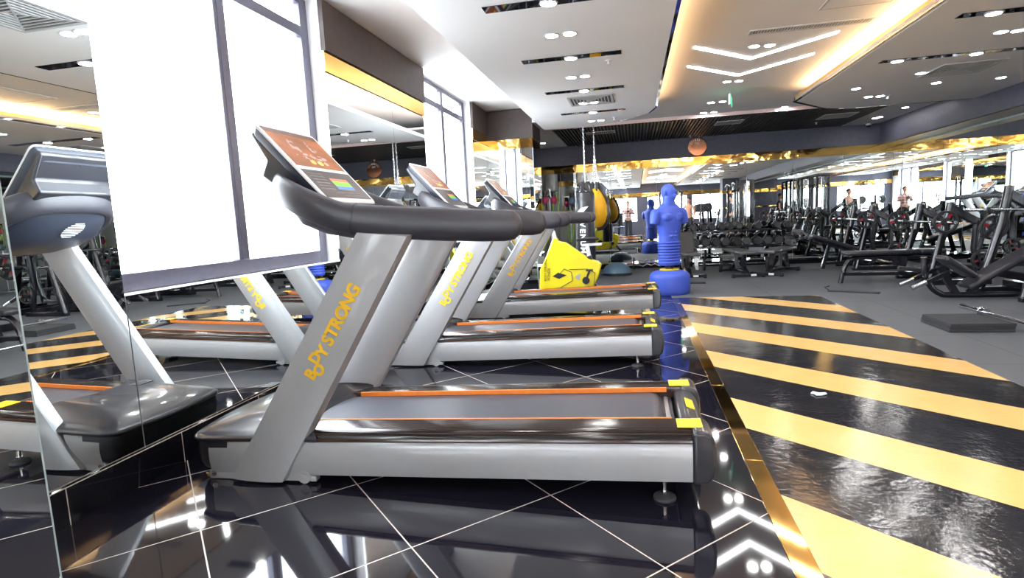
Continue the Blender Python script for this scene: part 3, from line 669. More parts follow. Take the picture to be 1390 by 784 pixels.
# ------------------------------------------------------------------ treadmill
Y0 = 2.28; W = .78; YM = Y0+W/2
def tz(x): return .033*(x+2.15)-.073
def tilt(m):
    m.v = [(x, y, z+tz(x)) for x, y, z in m.v]; return m
OY = Vector((-.9, YM, 0))
def T_build(m, name, ma, t, **k):
    m.v = [(x-OY.x, y-OY.y, z) for x, y, z in m.v]; return m.build(name, ma, t, **k)
def both(fn):
    for s_ in (1, -1): fn(s_)
def my(y, s_): return YM + s_*(y-YM)
def treadmill(label):
    t = thing('treadmill', label, 'treadmill', tuple(OY), 0, None)
    # silver side skirts
    prof = [(0, .096), (-.006, .12), (-.012, .16), (-.014, .19), (-.012, .225), (-.006, .25), (0, .262), (.05, .262), (.05, .096)]
    for s_ in (1, -1):
        m = MB(); m.prism([(my(Y0+.012+p[0], s_), p[1]) for p in prof], 'X', -2.065, .21); tilt(m); T_build(m, 'side_rail', SILV, t)
        prof2 = [(.0, .263), (.003, .280), (.012, .296), (.03, .306), (.06, .310), (.165, .311), (.168, .300), (.168, .262)]
        m = MB(); m.prism([(my(Y0+p[0], s_), p[1]) for p in prof2], 'X', -1.62, .21); tilt(m); T_build(m, 'foot_rail', RAIL, t)
        m = MB(); a, b = sorted((my(Y0+.166, s_), my(Y0+.176, s_))); m.box(-1.55, .14, a, b, .290, .3135); tilt(m); T_build(m, 'orange_strip', ORANGE, t)
        # rear end cap
        a, b = sorted((my(Y0-.004, s_), my(Y0+.18, s_)))
        pr = [(.2105, .088), (.275, .09), (.295, .12), (.305, .19), (.302, .25), (.288, .295), (.262, .314), (.2105, .3145)]
        m = MB(); m.prism(pr, 'Y', a, b); tilt(m); c = T_build(m, 'end_cap', HOODM, t, bevel=.02, seg=3)
        a, b = sorted((my(Y0+.05, s_), my(Y0+.15, s_)))
        m = MB(); m.box(.155, .255, a, b, .3135, .3165); tilt(m); T_build(m, 'yellow_sticker', YELST, t)
        # rear adjustable foot
        yy = my(Y0+.06, s_)
        m = MB(); m.lathe([(.001, 0), (.046, 0), (.048, .006), (.045, .014), (.02, .02), (.001, .02)], 24, (.1, yy, 0)); f = T_build(m, 'foot', RUBGREY, t)
        m = MB(); m.cyl((.1, yy, .02), (.1, yy, .11), .009, 12).lathe([(.001, .075), (.018, .075), (.018, .088), (.001, .088)], 6, (.1, yy, 0)).lathe([(.001, .026), (.016, .026), (.016, .036), (.001, .036)], 6, (.1, yy, 0)); T_build(m, 'foot_bolt', CHROME, f)
        # uprights
        n = 8; pl = []
        def sec(f):
            x0 = -1.94+(-1.175+1.94)*f; x1 = -1.665+(-.945+1.665)*f; z0 = .018+(1.175-.018)*f; z1 = .012+(1.15-.012)*f
            L = []
            for j in range(n+1):
                u = j/n; dy = .013*(1-(2*u-1)**2); L.append((x0+(x1-x0)*u, my(Y0-.014-dy, s_), z0+(z1-z0)*u))
            L += [(x1+.012, my(Y0+.01, s_), z1+.006), (x1+.01, my(Y0+.05, s_), z1+.006), (x1-.02, my(Y0+.06, s_), z1), (x0+.02, my(Y0+.06, s_), z0), (x0-.01, my(Y0+.05, s_), z0), (x0-.012, my(Y0+.01, s_), z0)]
            return L
        m = MB(); m.loft([sec(f) for f in (0, .1, .3, .5, .7, .9, 1)]); up_ = T_build(m, 'upright', SILV, t, ang=50)
        # logo lettering on the outer face
        ang = math.atan2(1.15, .742)
        base = []
        yy = my(Y0-.0285, s_)-OY.y
        ax = Vector((math.cos(ang), 0, math.sin(ang))); nx = Vector((-math.sin(ang), 0, math.cos(ang)))
        cen = Vector((-1.333-OY.x, yy, .725)); pos = -.235
        for ch, wd, dn, sz in (('B', .044, 0, .074), ('O', .036, -.026, .068), ('D', .044, .016, .072), ('Y', .050, -.002, .078), ('S', .045, 0, .082), ('T', .045, 0, .082), ('R', .050, 0, .082), ('O', .058, 0, .08), ('N', .060, 0, .082), ('G', .056, 0, .082)):
            if ch == 'S': pos += .012
            p = cen + (ax*(pos+wd/2) + nx*dn) * 1.0; pos += wd
            if s_ == 1: Mx = Matrix((ax, nx, ax.cross(nx))).transposed().to_4x4()
            else:
                p = cen + (ax*(-(pos-wd/2)) + nx*dn); Mx = Matrix((-ax, nx, (-ax).cross(nx))).transposed().to_4x4()
            Mx.translation = p
            base.append(text_mesh('lettering', ch, sz, Mx, YELLET, up_, extrude=.001, offset=.0032))
        base = join_into(base, 'lettering')
        # foot bracket and transport wheel
        yy = my(Y0+.03, s_)
        m = MB(); m.prism([(-2.08, .0), (-1.5, .012), (-1.5, .034), (-1.66, .06), (-2.06, .06), (-2.09, .03)], 'Y', *sorted((yy-.02, yy+.02))); T_build(m, 'base_bracket', STEEL if s_ < 0 else SILV, t, bevel=.004)
        m = MB(); m.lathe([(.034, -.012), (.034, .012), (.018, .012), (.018, -.012), (.034, -.012)], 24, (-1.56, yy-.012*s_, .036), axis='Y'); T_build(m, 'transport_wheel', SILV, t)
        m = MB()
        for q in (-2.05,): m.lathe([(.001, -.006), (.014, -.006), (.012, .0), (.001, .0)], 12, (q, my(Y0+.008, s_), .03), axis='Y')
        T_build(m, 'bolt', CHROME, t)
    # chassis, belt, rollers
    m = MB(); m.box(-2.0, .16, Y0+.07, Y0+W-.07, .12, .262); tilt(m); T_build(m, 'chassis', BLACKP, t)
    m = MB()
    yy0, yy1 = Y0+.182, Y0+W-.182
    m.prism([(-1.75, .29), (.06, .29), (.09, .284), (.108, .268), (.112, .25), (.108, .23), (.09, .215), (.06, .21), (-1.75, .21)], 'Y', yy0, yy1); tilt(m); T_build(m, 'running_belt', BELTM, t)
    m = MB(); m.cyl((.135, Y0+.17, .25), (.135, Y0+W-.17, .25), .016); tilt(m); T_build(m, 'roller_guard', STEEL, t)
    m = MB(); m.prism([(.17, .17), (.262, .17), (.285, .25), (.255, .292), (.21, .305), (.175, .29)], 'Y', Y0+.15, Y0+W-.15); tilt(m); cb = T_build(m, 'rear_crossbar', HOODM, t, bevel=.01)
    m = MB(); m.box(.212, .25, YM-.06, YM+.06, .299, .304); m.xf(Matrix.Translation((.23, 0, .3)) @ Matrix.Rotation(.42, 4, 'Y') @ Matrix.Translation((-.23, 0, -.299))); tilt(m); T_build(m, 'yellow_sticker', YELST, t)
    # motor hood
    def outline(k, z, inset=0, rear=-1.47, bow=.0):
        L = []; hw = W/2+.004-inset
        for j in range(33):
            v = -math.cos(PI*j/32); c_ = max(0, (abs(v)-.88)/.12)
            L.append((-2.158+inset*.9-.05*(1-v*v)+.085*c_**2.2, YM-hw*v, z))
        # rear edge bows forward in the middle so the belt shows
        for j in range(13):
            u = j/12; L.append((rear-inset*.9-.16*math.sin(PI*u)**.8-bow, YM-hw+2*hw*u, z))
        return L
    m = MB(); m.loft([outline(0, .262, .004), outline(0, .272, -.003), outline(0, .285, -.002), outline(0, .298, .012), outline(0, .31, .045), outline(0, .323, .09), outline(0, .334, .14), outline(0, .339, .18)])
    # the hood swells where the uprights meet
    tilt(m)
    m.v = [(x, y, z+.055*math.exp(-((x+1.72)/.2)**2)*(1 if z > .26 else 0)*max(0, 1-abs(y-YM)/(W/2+.1))**.5) for x, y, z in m.v]
    hd = T_build(m, 'motor_hood', HOODM, t, ang=60)
    m = MB(); m.prism([(-2.0, .36), (-1.93, .365), (-1.93, .368), (-2.0, .364)], 'Y', YM-.05, YM+.05); T_build(m, 'hood_badge', BLACKP, hd)
    # black body under the hood, front wrap
    def cap(z, ins):
        L = []; hw = W/2-ins
        for j in range(33):
            v = -math.cos(PI*j/32); c_ = max(0, (abs(v)-.88)/.12)
            L.append((-2.15+ins*.9-.05*(1-v*v)+.085*c_**2.2, YM-hw*v, z))
        L += [(-1.95, YM-hw, z), (-1.95, YM+hw, z)] if False else [(-1.96, YM-hw, z), (-1.96, YM+hw, z)]
        return L
    m = MB(); m.loft([cap(.1, .045), cap(.112, .02), (cap(.15, .004)), cap(.21, .0), cap(.262, .004)]); tilt(m); T_build(m, 'motor_body', BLACKP, t, ang=50)
    # side infill from the black cap to the hood
    # handlebars
    yn = Y0+.05
    half = [(-1.215, yn, 1.232), (-1.30, yn+.002, 1.252), (-1.42, yn+.01, 1.30), (-1.53, yn+.035, 1.35), (-1.62, yn+.09, 1.395), (-1.672, yn+.18, 1.415), (-1.69, YM, 1.42)]
    path = half + [(x, 2*YM-y, z) for x, y, z in reversed(half[:-1])]
    P = catmull(path, 5)
    m = MB(); m.tube(P, .036, 18, ry=.068); T_build(m, 'handlebar', CHARC, t)
    for s_ in (1, -1):
        g = [(-1.21, yn, 1.231), (-1.0, yn, 1.208), (-.8, yn, 1.192), (-.62, yn, 1.180), (-.53, yn, 1.176), (-.49, yn, 1.175), (-.468, yn, 1.174), (-.458, yn, 1.174)]
        g = [(x, my(y, s_), z) for x, y, z in g]
        m = MB(); m.tube(g, [.037, .037, .037, .037, .037, .034, .024, .006], 18, ry=[.070, .072, .071, .069, .067, .06, .04, .01]); T_build(m, 'hand_grip', CHARC, t)
        m = MB(); m.tube([(-1.218, my(yn, s_), 1.2325), (-1.208, my(yn, s_), 1.231)], .0385, 18, ry=.0725); T_build(m, 'grip_ring', BLACKP, t)
    # cowl behind the console
    def U(z, kx, ky, dx=0):
        return [(-1.22+(x+1.22)*kx+dx, YM+(y-YM)*ky, z+(zz-1.36)*(.75 if kx > .9 else .1)) for x, y, zz in P[::2]]
    m = MB(); m.loft([U(1.145, .28, .52, .0), U(1.17, .55, .74), U(1.22, .80, .9), U(1.29, .95, .965), U(1.35, 1.0, .985), U(1.372, .97, .96)]); cw = T_build(m, 'console_cowl', NAVYP, t, ang=60)
    m = MB()
    for i in range(9):
        q = 1.222+i*.009; hw = .055*math.sqrt(max(.05, 1-((i-4)/4.6)**2)); xo = -1.600-(q-1.22)*1.0
        m.bar((xo, YM-hw-.02+i*.004, q), (xo, YM+hw-.02+i*.004, q), .005, .0035)
    T_build(m, 'speaker_grille', GRILLE2, cw)
    # tray with buttons
    m = MB(); m.box(-1.36, -1.2, YM-.26, YM+.26, 1.24, 1.275); T_build(m, 'tray', CHARC, t, bevel=.012)
    m = MB(); m.lathe([(.001, 0), (.02, 0), (.018, .012), (.001, .014)], 16, (-1.27, YM+.02, 1.275)); T_build(m, 'stop_button', mat('red_button', (.8, .03, .02), .3), t)
    m = MB(); m.box(-1.31, -1.25, YM-.1, YM-.03, 1.275, 1.279).box(-1.28, -1.22, YM+.12, YM+.2, 1.275, 1.279); T_build(m, 'sticker', YELST, t)
    # console: slanted slab
    cw_ = .25
    top = Vector((-1.735, 0, 1.712)); bot = Vector((-1.378, 0, 1.322)); d = (bot-top).normalized(); L = (bot-top).length; n_ = Vector((-d.z, 0, d.x)) * -1
    if n_.x < 0: n_ = -n_
    R = Matrix((Vector((0, 1, 0)), -d, Vector((0, 1, 0)).cross(-d))).transposed().to_4x4(); zc = Vector((0, 1, 0)).cross(-d)
    R.translation = (top+bot)/2 + Vector((0, YM, 0)) - Vector((0, 0, 0))
    sgn = 1 if zc.x > 0 else -1
    def rr(hw, hh, r, z, k=5):
        L_ = []
        for cx, cy, a0 in ((hw-r, hh-r, 0), (-hw+r, hh-r, PI/2), (-hw+r, -hh+r, PI), (hw-r, -hh+r, 3*PI/2)):
            for j in range(k+1): a = a0+PI/2*j/k; L_.append((cx+r*math.cos(a), cy+r*math.sin(a), z))
        return L_
    Mc = Matrix.Translation(-OY) @ R
    m = MB(); m.loft([rr(cw_-.003, L/2-.003, .03, -.012*sgn), rr(cw_, L/2, .03, -.010*sgn), rr(cw_, L/2, .03, -.004*sgn), rr(cw_-.003, L/2-.003, .03, 0)]); m.xf(Mc); cs = m.build('console', WHITEP, t, ang=50)
    m = MB(); m.loft([rr(cw_-.03, L/2-.05, .03, -.075*sgn), rr(cw_-.008, L/2-.012, .03, -.04*sgn), rr(cw_-.003, L/2-.005, .03, -.0125*sgn)]); m.xf(Mc); T = m.build('console_back', NAVYP, t, ang=50)
    m = MB()
    for q in (-.17, 0, .17): m.lathe([(.001, 0), (.006, 0), (.006, .003), (.001, .003)], 10, (q, .2, -.079*sgn if sgn > 0 else .076))
    m.xf(Mc); m.build('screws', BLACKP, T)
    for nm, v0, v1, ma in (('upper_screen', .02, .232, SCREEN_A), ('lower_screen', -.225, .0, SCREEN_B)):
        me = bpy.data.meshes.new(nm); hw = cw_-.022
        if nm == 'upper_screen': v0, v1 = -.02, L/2-.022
        else: v0, v1 = -L/2+.03, -.045
        vs = [Mc @ Vector((x, y, .0015*sgn)) for x, y in ((-hw, v0), (hw, v0), (hw, v1), (-hw, v1))]+[Mc @ Vector((x, y, -.001*sgn)) for x, y in ((-hw, v0), (hw, v0), (hw, v1), (-hw, v1))]
        fs = [(0, 1, 2, 3), (7, 6, 5, 4), (0, 4, 5, 1), (1, 5, 6, 2), (2, 6, 7, 3), (3, 7, 4, 0)]
        me.from_pydata(vs, [], fs); uv = me.uv_layers.new(name='UVMap'); uvs = [(0, 0), (1, 0), (1, 1), (0, 1)]*2
        for lp in me.loops: uv.data[lp.index].uv = uvs[lp.vertex_index]
        me.materials.append(ma); bm = bmesh.new(); bm.from_mesh(me); bmesh.ops.recalc_face_normals(bm, faces=bm.faces); bm.to_mesh(me); bm.free()
        o = bpy.data.objects.new(nm, me); C.objects.link(o); o.parent = cs
    # neck joining console back to the cowl
    m = MB(); m.prism([(-1.775, 1.66), (-1.70, 1.53), (-1.735, 1.46), (-1.64, 1.39), (-1.42, 1.26), (-1.38, 1.31), (-1.62, 1.58), (-1.73, 1.695)], 'Y', YM-.235, YM+.235); T_build(m, 'console_neck', HOODM, t, bevel=.012)
    return t
T1 = treadmill('large silver treadmill nearest the camera with orange edge strips and a colour console')
T2 = tree_copy(T1); T2.location = OY + Vector((-.10, 2.13, 0)); T2['label'] = 'silver treadmill in the middle of the three, directly behind the nearest one'
T3 = tree_copy(T1); T3.location = OY + Vector((-.02, 4.36, 0)); T3['label'] = 'silver treadmill farthest from the camera, in front of the yellow bike'

# ------------------------------------------------------------------ helpers for posed bodies
def skin_body(name, joints, edges, ma, parent=None, root=0, sub=2):
    me = bpy.data.meshes.new(name); me.from_pydata([j[0] for j in joints], edges, [])
    me.materials.append(ma)
    o = bpy.data.objects.new(name, me); C.objects.link(o)
    me.skin_vertices.new() if hasattr(me.skin_vertices, 'new') else None
    md = o.modifiers.new('skin', 'SKIN'); md.use_smooth_shade = True
    sv = me.skin_vertices[0].data if len(me.skin_vertices) else None
    if sv:
        for i, j in enumerate(joints):
            r = j[1]; sv[i].radius = r if isinstance(r, tuple) else (r, r); sv[i].use_root = (i == root)
    s2 = o.modifiers.new('sub', 'SUBSURF'); s2.levels = sub; s2.render_levels = sub
    dg = bpy.context.evaluated_depsgraph_get(); me2 = bpy.data.meshes.new_from_object(o.evaluated_get(dg)); me2.name = name
    o.modifiers.clear(); o.data = me2
    if not me2.materials: me2.materials.append(ma)
    if parent: o.parent = parent
    return o
def hand(M):  # points for palm and fingers, returned as (joints, edges) in world of M; built along -Z
    J = []; E = []
    return J, E
def person(label, loc, rz, pose, shirt, trous, hairm=HAIR):
    t = thing('person', label, 'person', loc, rz)
    # body of skin: head, neck, forearms, hands; facing +Y
    hz = 1.60
    A = pose == 'camera'
    el = .30 if A else .27
    J = [((0, 0, .95), .12), ((0, 0, 1.12), .11), ((0, 0, 1.32), .12), ((0, 0, 1.42), .07), ((0, .01, 1.50), .052), ((0, .015, 1.56), .06)]
    E = [(0, 1), (1, 2), (2, 3), (3, 4), (4, 5)]
    for s_ in (-1, 1):
        b = len(J)
        if A: pts = [((s_*.17, 0, 1.40), .055), ((s_*.26, .06, 1.16), .043), ((s_*.13, .24, 1.26), .032), ((s_*.07, .29, 1.29), .026)]
        else: pts = [((s_*.18, 0, 1.40), .055), ((s_*.25, .0, 1.14), .043), ((s_*.26, .10, .92), .032), ((s_*.26, .13, .86), .026)]
        J += pts; E += [(2, b), (b, b+1), (b+1, b+2), (b+2, b+3)]
        p = Vector(pts[-1][0]); d = (p-Vector(pts[-2][0])).normalized(); side = Vector((s_, 0, 0)) if not A else Vector((0, 0, 1)); fwd = d
        crook = Vector((-s_*1, 0, 0)) if A else Vector((0, 1, 0))
        for q, ln in ((-.028, .06), (-.01, .072), (.01, .07), (.028, .055)):
            k = len(J); o = p+d*.035 + (Vector((0, 0, q)) if A else Vector((0, q, 0)))
            J += [(o, .012), (o+d*ln*.55, .010), (o+d*ln*.8+crook*ln*.45, .008)]; E += [(b+3, k), (k, k+1), (k+1, k+2)]
        k = len(J); o = p+d*.005+(Vector((0, 0, .04)) if A else Vector((0, .04, 0))); J += [(o, .012), (o+d*.035+(Vector((0, 0, .02)) if A else Vector((0, .02, 0))), .009)]; E += [(b+3, k), (k, k+1)]
    for s_ in (-1, 1):
        b = len(J); J += [((s_*.09, 0, .88), .095), ((s_*.10, .02, .48), .06), ((s_*.11, -.02, .10), .04), ((s_*.12, .10, .04), .035)]; E += [(0, b), (b, b+1), (b+1, b+2), (b+2, b+3)]
    body = skin_body('body', J, E, SKIN, t, 0)
    hd = MB(); hd.ell((0, .02, 1.635), .075, .092, .112, 24, 16)
    hd.ell((0, .108, 1.625), .013, .02, .022, 10, 8); hd.ell((-.076, .015, 1.63), .01, .02, .03, 8, 6); hd.ell((.076, .015, 1.63), .01, .02, .03, 8, 6)
    h = hd.build('head', SKIN, t)
    MB().ell((-.028, .099, 1.648), .011, .008, .006, 8, 6).ell((.028, .099, 1.648), .011, .008, .006, 8, 6).build('eyes', BLACKP, h)
    MB().ell((0, .103, 1.582), .024, .008, .006, 10, 6).build('mouth', mat('lips', (.4, .12, .1), .5), h)
    hr = MB(); hr.ell((0, .0, 1.675), .084, .098, .09, 24, 14); hr.build('hair', hairm, t)
    # clothing
    if shirt:
        SJ = [((0, 0, .92), .145), ((0, 0, 1.12), .135), ((0, 0, 1.30), .145), ((0, 0, 1.40), .10)]; SE = [(0, 1), (1, 2), (2, 3)]
        for s_ in (-1, 1):
            b = len(SJ)
            if A: SJ += [((s_*.17, 0, 1.39), .072), ((s_*.26, .06, 1.16), .058), ((s_*.14, .22, 1.255), .045)]
            else: SJ += [((s_*.18, 0, 1.39), .072), ((s_*.22, 0, 1.27), .06)]
            SE += [(2, b)] + [(i, i+1) for i in range(b, len(SJ)-1)]
        skin_body('shirt', SJ, SE, shirt, t, 0)
    TJ = [((0, 0, .97), .13)]; TE = []
    for s_ in (-1, 1):
        b = len(TJ); TJ += [((s_*.09, 0, .87), .11), ((s_*.10, .02, .48), .078), ((s_*.11, -.02, .12), .06)]; TE += [(0, b), (b, b+1), (b+1, b+2)]
    skin_body('trousers', TJ, TE, trous, t, 0)
    sh = MB()
    for s_ in (-1, 1): sh.ell((s_*.118, .06, .045), .048, .13, .045, 14, 8)
    sh.build('shoes', BLACKP, t)
    return t
person('person in a pink plaid shirt photographing the room, seen in the back mirror', (-.28, -.42, 0), -.05, 'camera', PLAID, TROUS)
t = thing('photo_camera', 'black camera held at chest height by the person in the plaid shirt', 'camera', (-.27, -.09, 1.28))
MB().box(-.065, .065, -.03, .03, -.045, .045).box(-.03, .03, -.025, .025, .045, .065).build('body', BLACKP, t, bevel=.006); MB().cyl((0, .03, 0), (0, .055, 0), .032, 20).build('lens', BLACKP, t)
person('bare-shouldered person in dark trousers reflected in the back mirror beside the blue dummy', (2.25, .9, 0), .5, 'stand', None, TROUS)
person('person in dark clothes at the far side of the gym, in the mirrors', (4.3, -1.2, 0), 1.2, 'stand', TROUS, TROUS)

# ------------------------------------------------------------------ blue boxing dummy
t = thing('boxing_dummy', 'blue rubber torso boxing dummy on a round blue base', 'boxing dummy', (.49, 8.62, 0))
MB().lathe([(.001, 0), (.27, 0), (.285, .02), (.292, .06), (.292, .24), (.28, .285), (.25, .315), (.2, .335), (.12, .348), (.001, .35)], 40).build('base', BLUER, t)
MB().lathe([(.14, .349), (.14, .364), (.07, .37), (.001, .37)], 24).build('collar', YELST, t)
MB().lathe([(.06, .30), (.06, .47), (.001, .47)], 20).build('stem', BLACKP, t)
tb = MB()
def ring(z, a, b, cx=0, cy=0, n=32, p=2.3):
    L = []
    for j in range(n):
        q = 2*PI*j/n; c, s_ = math.cos(q), math.sin(q)
        L.append((cx+a*abs(c)**(2/p)*(1 if c > 0 else -1), cy+b*abs(s_)**(2/p)*(1 if s_ > 0 else -1), z))
    return L
secs = [(.42, .155, .125, 0), (.44, .165, .13, 0), (.62, .155, .125, 0), (.78, .15, .12, 0), (.86, .152, .118, -.002), (.95, .17, .125, -.006), (1.05, .195, .135, -.01), (1.13, .215, .135, -.008), (1.20, .225, .125, 0), (1.245, .195, .105, 0), (1.275, .135, .085, .0), (1.305, .105, .085, .0), (1.34, .088, .08, -.004), (1.41, .082, .08, -.008)]
tb.loft([ring(z, a, b, 0, c) for z, a, b, c in secs])
HS = len(tb.v)
tb.ell((0, -.005, 1.475), .09, .108, .125, 24, 16); tb.ell((0, -.035, 1.41), .07, .082, .07); tb.ell((0, -.01, 1.37), .08, .08, .05)
tb.ell((0, -.115, 1.47), .016, .022, .03, 12, 8); tb.ell((-.1, 0, 1.47), .012, .022, .035, 10, 8); tb.ell((.1, 0, 1.47), .012, .022, .035, 10, 8)
tb.ell((0, -.115, 1.41), .03, .018, .012)
MH = Matrix.Translation((0, 0, 1.40)) @ Matrix.Rotation(.55, 4, 'Z') @ Matrix.Rotation(-.10, 4, 'X') @ Matrix.Translation((0, 0, -1.40))
tb.v[HS:] = [tuple(MH @ Vector(v)) for v in tb.v[HS:]]
for s_ in (-1, 1):
    tb.ell((s_*.215, 0, 1.165), .085, .08, .085); tb.tube([(s_*.17, 0, 1.19), (s_*.235, 0, 1.13), (s_*.262, -.01, 1.02)], [.07, .08, .06], 16)
    tb.ell((s_*.085, -.095, 1.115), .09, .062, .068)
    for q in range(4): tb.ell((s_*.036, -.104, 1.01-q*.055), .034, .03, .024)
    tb.tube([(0, 0, 1.33), (s_*.14, .0, 1.235)], [.05, .05], 12)
bo = tb.build('torso', BLUER, t)
rm = bo.modifiers.new('remesh', 'REMESH'); rm.mode = 'VOXEL'; rm.voxel_size = .008; rm.use_smooth_shade = True
sm = bo.modifiers.new('smooth', 'SMOOTH'); sm.iterations = 2; sm.factor = .5
rb = MB()
for i in range(8):
    z = .46+i*.042; P_ = [(1.03*math.cos(a)*.158, 1.03*math.sin(a)*.128, z) for a in [2*PI*j/32 for j in range(32)]]; rb.tube(P_, .013, 8, closed=True)
rb.build('ribbed_skirt', BLUER, t)
t.rotation_euler = (0, 0, .55)

# ------------------------------------------------------------------ yellow spin bike
def spin_bike(label, x, y, rz=0, s=1):
    t = thing('spin_bike', label, 'exercise bike', (x, y, 0), rz)
    out = [(-.42, .16), (-.40, .46), (-.30, .66), (-.20, .90), (-.14, .905), (-.12, .86), (-.02, .84), (.30, .60), (.42, .56), (.47, .52), (.42, .34), (.33, .17), (.2, .12), (-.2, .12)]
    MB().prism(out, 'Y', -.07, .07).build('frame_shell', BIKEY, t, bevel=.02, seg=3)
    for s_ in (-1, 1):
        m = MB(); yy = s_*.072
        for a, b in (((-.12, .40), (-.05, .47)), ((-.05, .47), (.05, .42)), ((.05, .42), (.06, .30)), ((.06, .30), (-.12, .2)), ((.02, .46), (.28, .46)), ((.28, .46), (.38, .40)), ((.38, .40), (.36, .25))):
            m.bar((a[0], yy, a[1]), (b[0], yy, b[1]), .006, .008)
        m.build('seam_lines', BLACKP, t)
    m = MB()
    for s_ in (-1, 1):
        m.prism([(-.22, .37), (-.14, .42), (-.02, .38), (-.13, .33)], 'Y', *sorted((s_*.07, s_*.0735)))
    m.build('diamond_decal', BLACKP, t)
    m = MB()
    for s_ in (-1, 1): m.prism([(.10, .36), (.17, .40), (.16, .31), (.12, .32)], 'Y', *sorted((s_*.07, s_*.0735)))
    m.build('grey_decal', STEEL, t)
    text_mesh('lettering', 'BODY STRONG', .045, Matrix.Translation((-.315, -.0735, .46)) @ Matrix.Rotation(-PI/2+.05, 4, 'Y') @ Matrix.Rotation(PI/2, 4, 'X'), BLACKP, t)
    text_mesh('lettering', 'FITNESS', .05, Matrix.Translation((-.27, -.0735, .40)) @ Matrix.Rotation(-PI/2+.05, 4, 'Y') @ Matrix.Rotation(PI/2, 4, 'X'), BLACKP, t)
    for s_ in (-1, 1):
        m = MB().lathe([(.001, -.012), (.05, -.012), (.052, 0), (.03, .012), (.001, .012)], 24, (.25, s_*.085, .30), axis='Y').build('crank', BLACKP, t)
        MB().bar((.25, s_*.10, .30), (.25-.06*s_, s_*.10, .30-.15*s_), .02, .03).build('crank_arm', BLACKP, m)
        MB().box(.25-.06*s_-.045, .25-.06*s_+.045, *sorted((s_*.11, s_*.20)), .30-.15*s_-.012, .30-.15*s_+.012).build('pedal', BLACKP, m)
    MB().bar((.34, 0, .46), (.30, 0, .64), .06, .12).build('seat_tube', BLACKP, t)
    MB().bar((.30, 0, .62), (.275, 0, .80), .05, .085).bar((.20, 0, .79), (.48, 0, .80), .04, .035).build('seat_post', WHITEP, t)
    m = MB(); m.loft([ring(.845, .02, .05, .16, 0), ring(.85, .15, .045, .28, 0), ring(.875, .16, .06, .29, 0), ring(.895, .10, .05, .32, 0)]); m.build('saddle', BLACKP, t)
    MB().bar((-.17, 0, .88), (-.20, 0, 1.02), .05, .06).build('handlebar_post', WHITEP, t)
    MB().tube(catmull([(-.42, -.16, 1.10), (-.30, -.2, 1.06), (-.2, -.16, 1.04), (-.18, 0, 1.03), (-.2, .16, 1.04), (-.30, .2, 1.06), (-.42, .16, 1.10)], 4), .018, 10).build('handlebar', BLACKP, t)
    MB().box(-.24, -.14, -.05, .05, 1.06, 1.16).build('display', BLACKP, t, bevel=.01)
    for q in (-.38, .50):
        f = MB().bar((q, -.26, .03), (q, .26, .03), .06, .05).build('base_bar', BLACKP, t, bevel=.01)
    MB().bar((-.38, 0, .05), (-.32, 0, .2), .05, .06).bar((.5, 0, .05), (.3, 0, .3), .05, .06).bar((-.38, 0, .04), (.5, 0, .04), .05, .04).build('frame_rail', BLACKP, t)
    return t
spin_bike('bright yellow spin bike with a black diamond, standing just behind the far treadmill', -.93, 8.0)

# ------------------------------------------------------------------ punching bags
def chain(m, p, q, n=28, r=.011):
    p = Vector(p); q = Vector(q); d = (q-p)/n
    for i in range(n):
        c = p+d*(i+.5); ax = Vector((1, 0, 0)) if i % 2 else Vector((0, 1, 0)); L_ = d.length*.62
        dn = d.normalized(); m.tube([c+dn*L_*math.cos(a)+ax*r*math.sin(a) for a in [2*PI*j/8 for j in range(8)]], .0035, 5, closed=True, upv=(.3, .5, .2))
t = thing('punching_bag', 'tall black punching bag with white logo hanging from a chain', 'punching bag', (-.765, 9.3, 0))
MB().lathe([(.001, .42), (.13, .42), (.142, .45), (.145, .8), (.145, 1.52), (.14, 1.56), (.12, 1.58), (.001, 1.58)], 32).build('bag_body', VINYL, t)
m = MB(); m.lathe([(.147, 1.44), (.147, 1.5), (.145, 1.5), (.145, 1.44)], 32)
for k in range(6):
    a = 2*PI*k/6; m.bar((.135*math.cos(a), .135*math.sin(a), 1.5), (.06*math.cos(a), .06*math.sin(a), 1.74), .03, .006)
m.build('strap', BLACKP, t)
m = MB()
chain(m, (0, 0, 1.88), (0, 0, ZS), 30)
for k in range(4):
    a = 2*PI*k/4+.3; chain(m, (.06*math.cos(a), .06*math.sin(a), 1.74), (0, 0, 1.9), 7)
m.build('chain', CHROME, t)
# snake-head mark and lettering facing the camera
fx = math.atan2(-9.3, .765)
for zc_, ch, sz in ((1.06, 'V', .13), (.96, 'E', .13), (.86, 'N', .13), (.76, 'U', .13), (.65, 'M', .13)):
    a = -PI/2-.35
    Mx = Matrix.Translation((.148*math.cos(a), .148*math.sin(a), zc_)) @ Matrix.Rotation(a+PI/2, 4, 'Z') @ Matrix.Rotation(PI/2, 4, 'X') @ Matrix.Rotation(-PI/2, 4, 'Z')
    text_mesh('lettering', ch, sz, Mx, WHITEP, t, offset=.004)
a = -PI/2-.2
m = MB(); m.prism([(-.05, -.05), (.0, -.01), (.06, .05), (.02, .045), (-.03, .03), (-.06, .0)], 'Y', -.004, .0); m.xf(Matrix.Translation((.149*math.cos(a), .149*math.sin(a), 1.27)) @ Matrix.Rotation(a+PI/2, 4, 'Z') @ Matrix.Scale(1.5, 4)); m.build('logo', WHITEP, t)
t = thing('teardrop_bag', 'yellow and black teardrop punching bag hanging behind the black one', 'punching bag', (-.63, 9.75, 0))
m = MB(); m.lathe([(.001, .98), (.09, 1.0), (.16, 1.08), (.195, 1.2), (.19, 1.35), (.15, 1.48), (.1, 1.58), (.05, 1.64), (.001, 1.65)], 28); m.build('bag_body', BAGY, t)
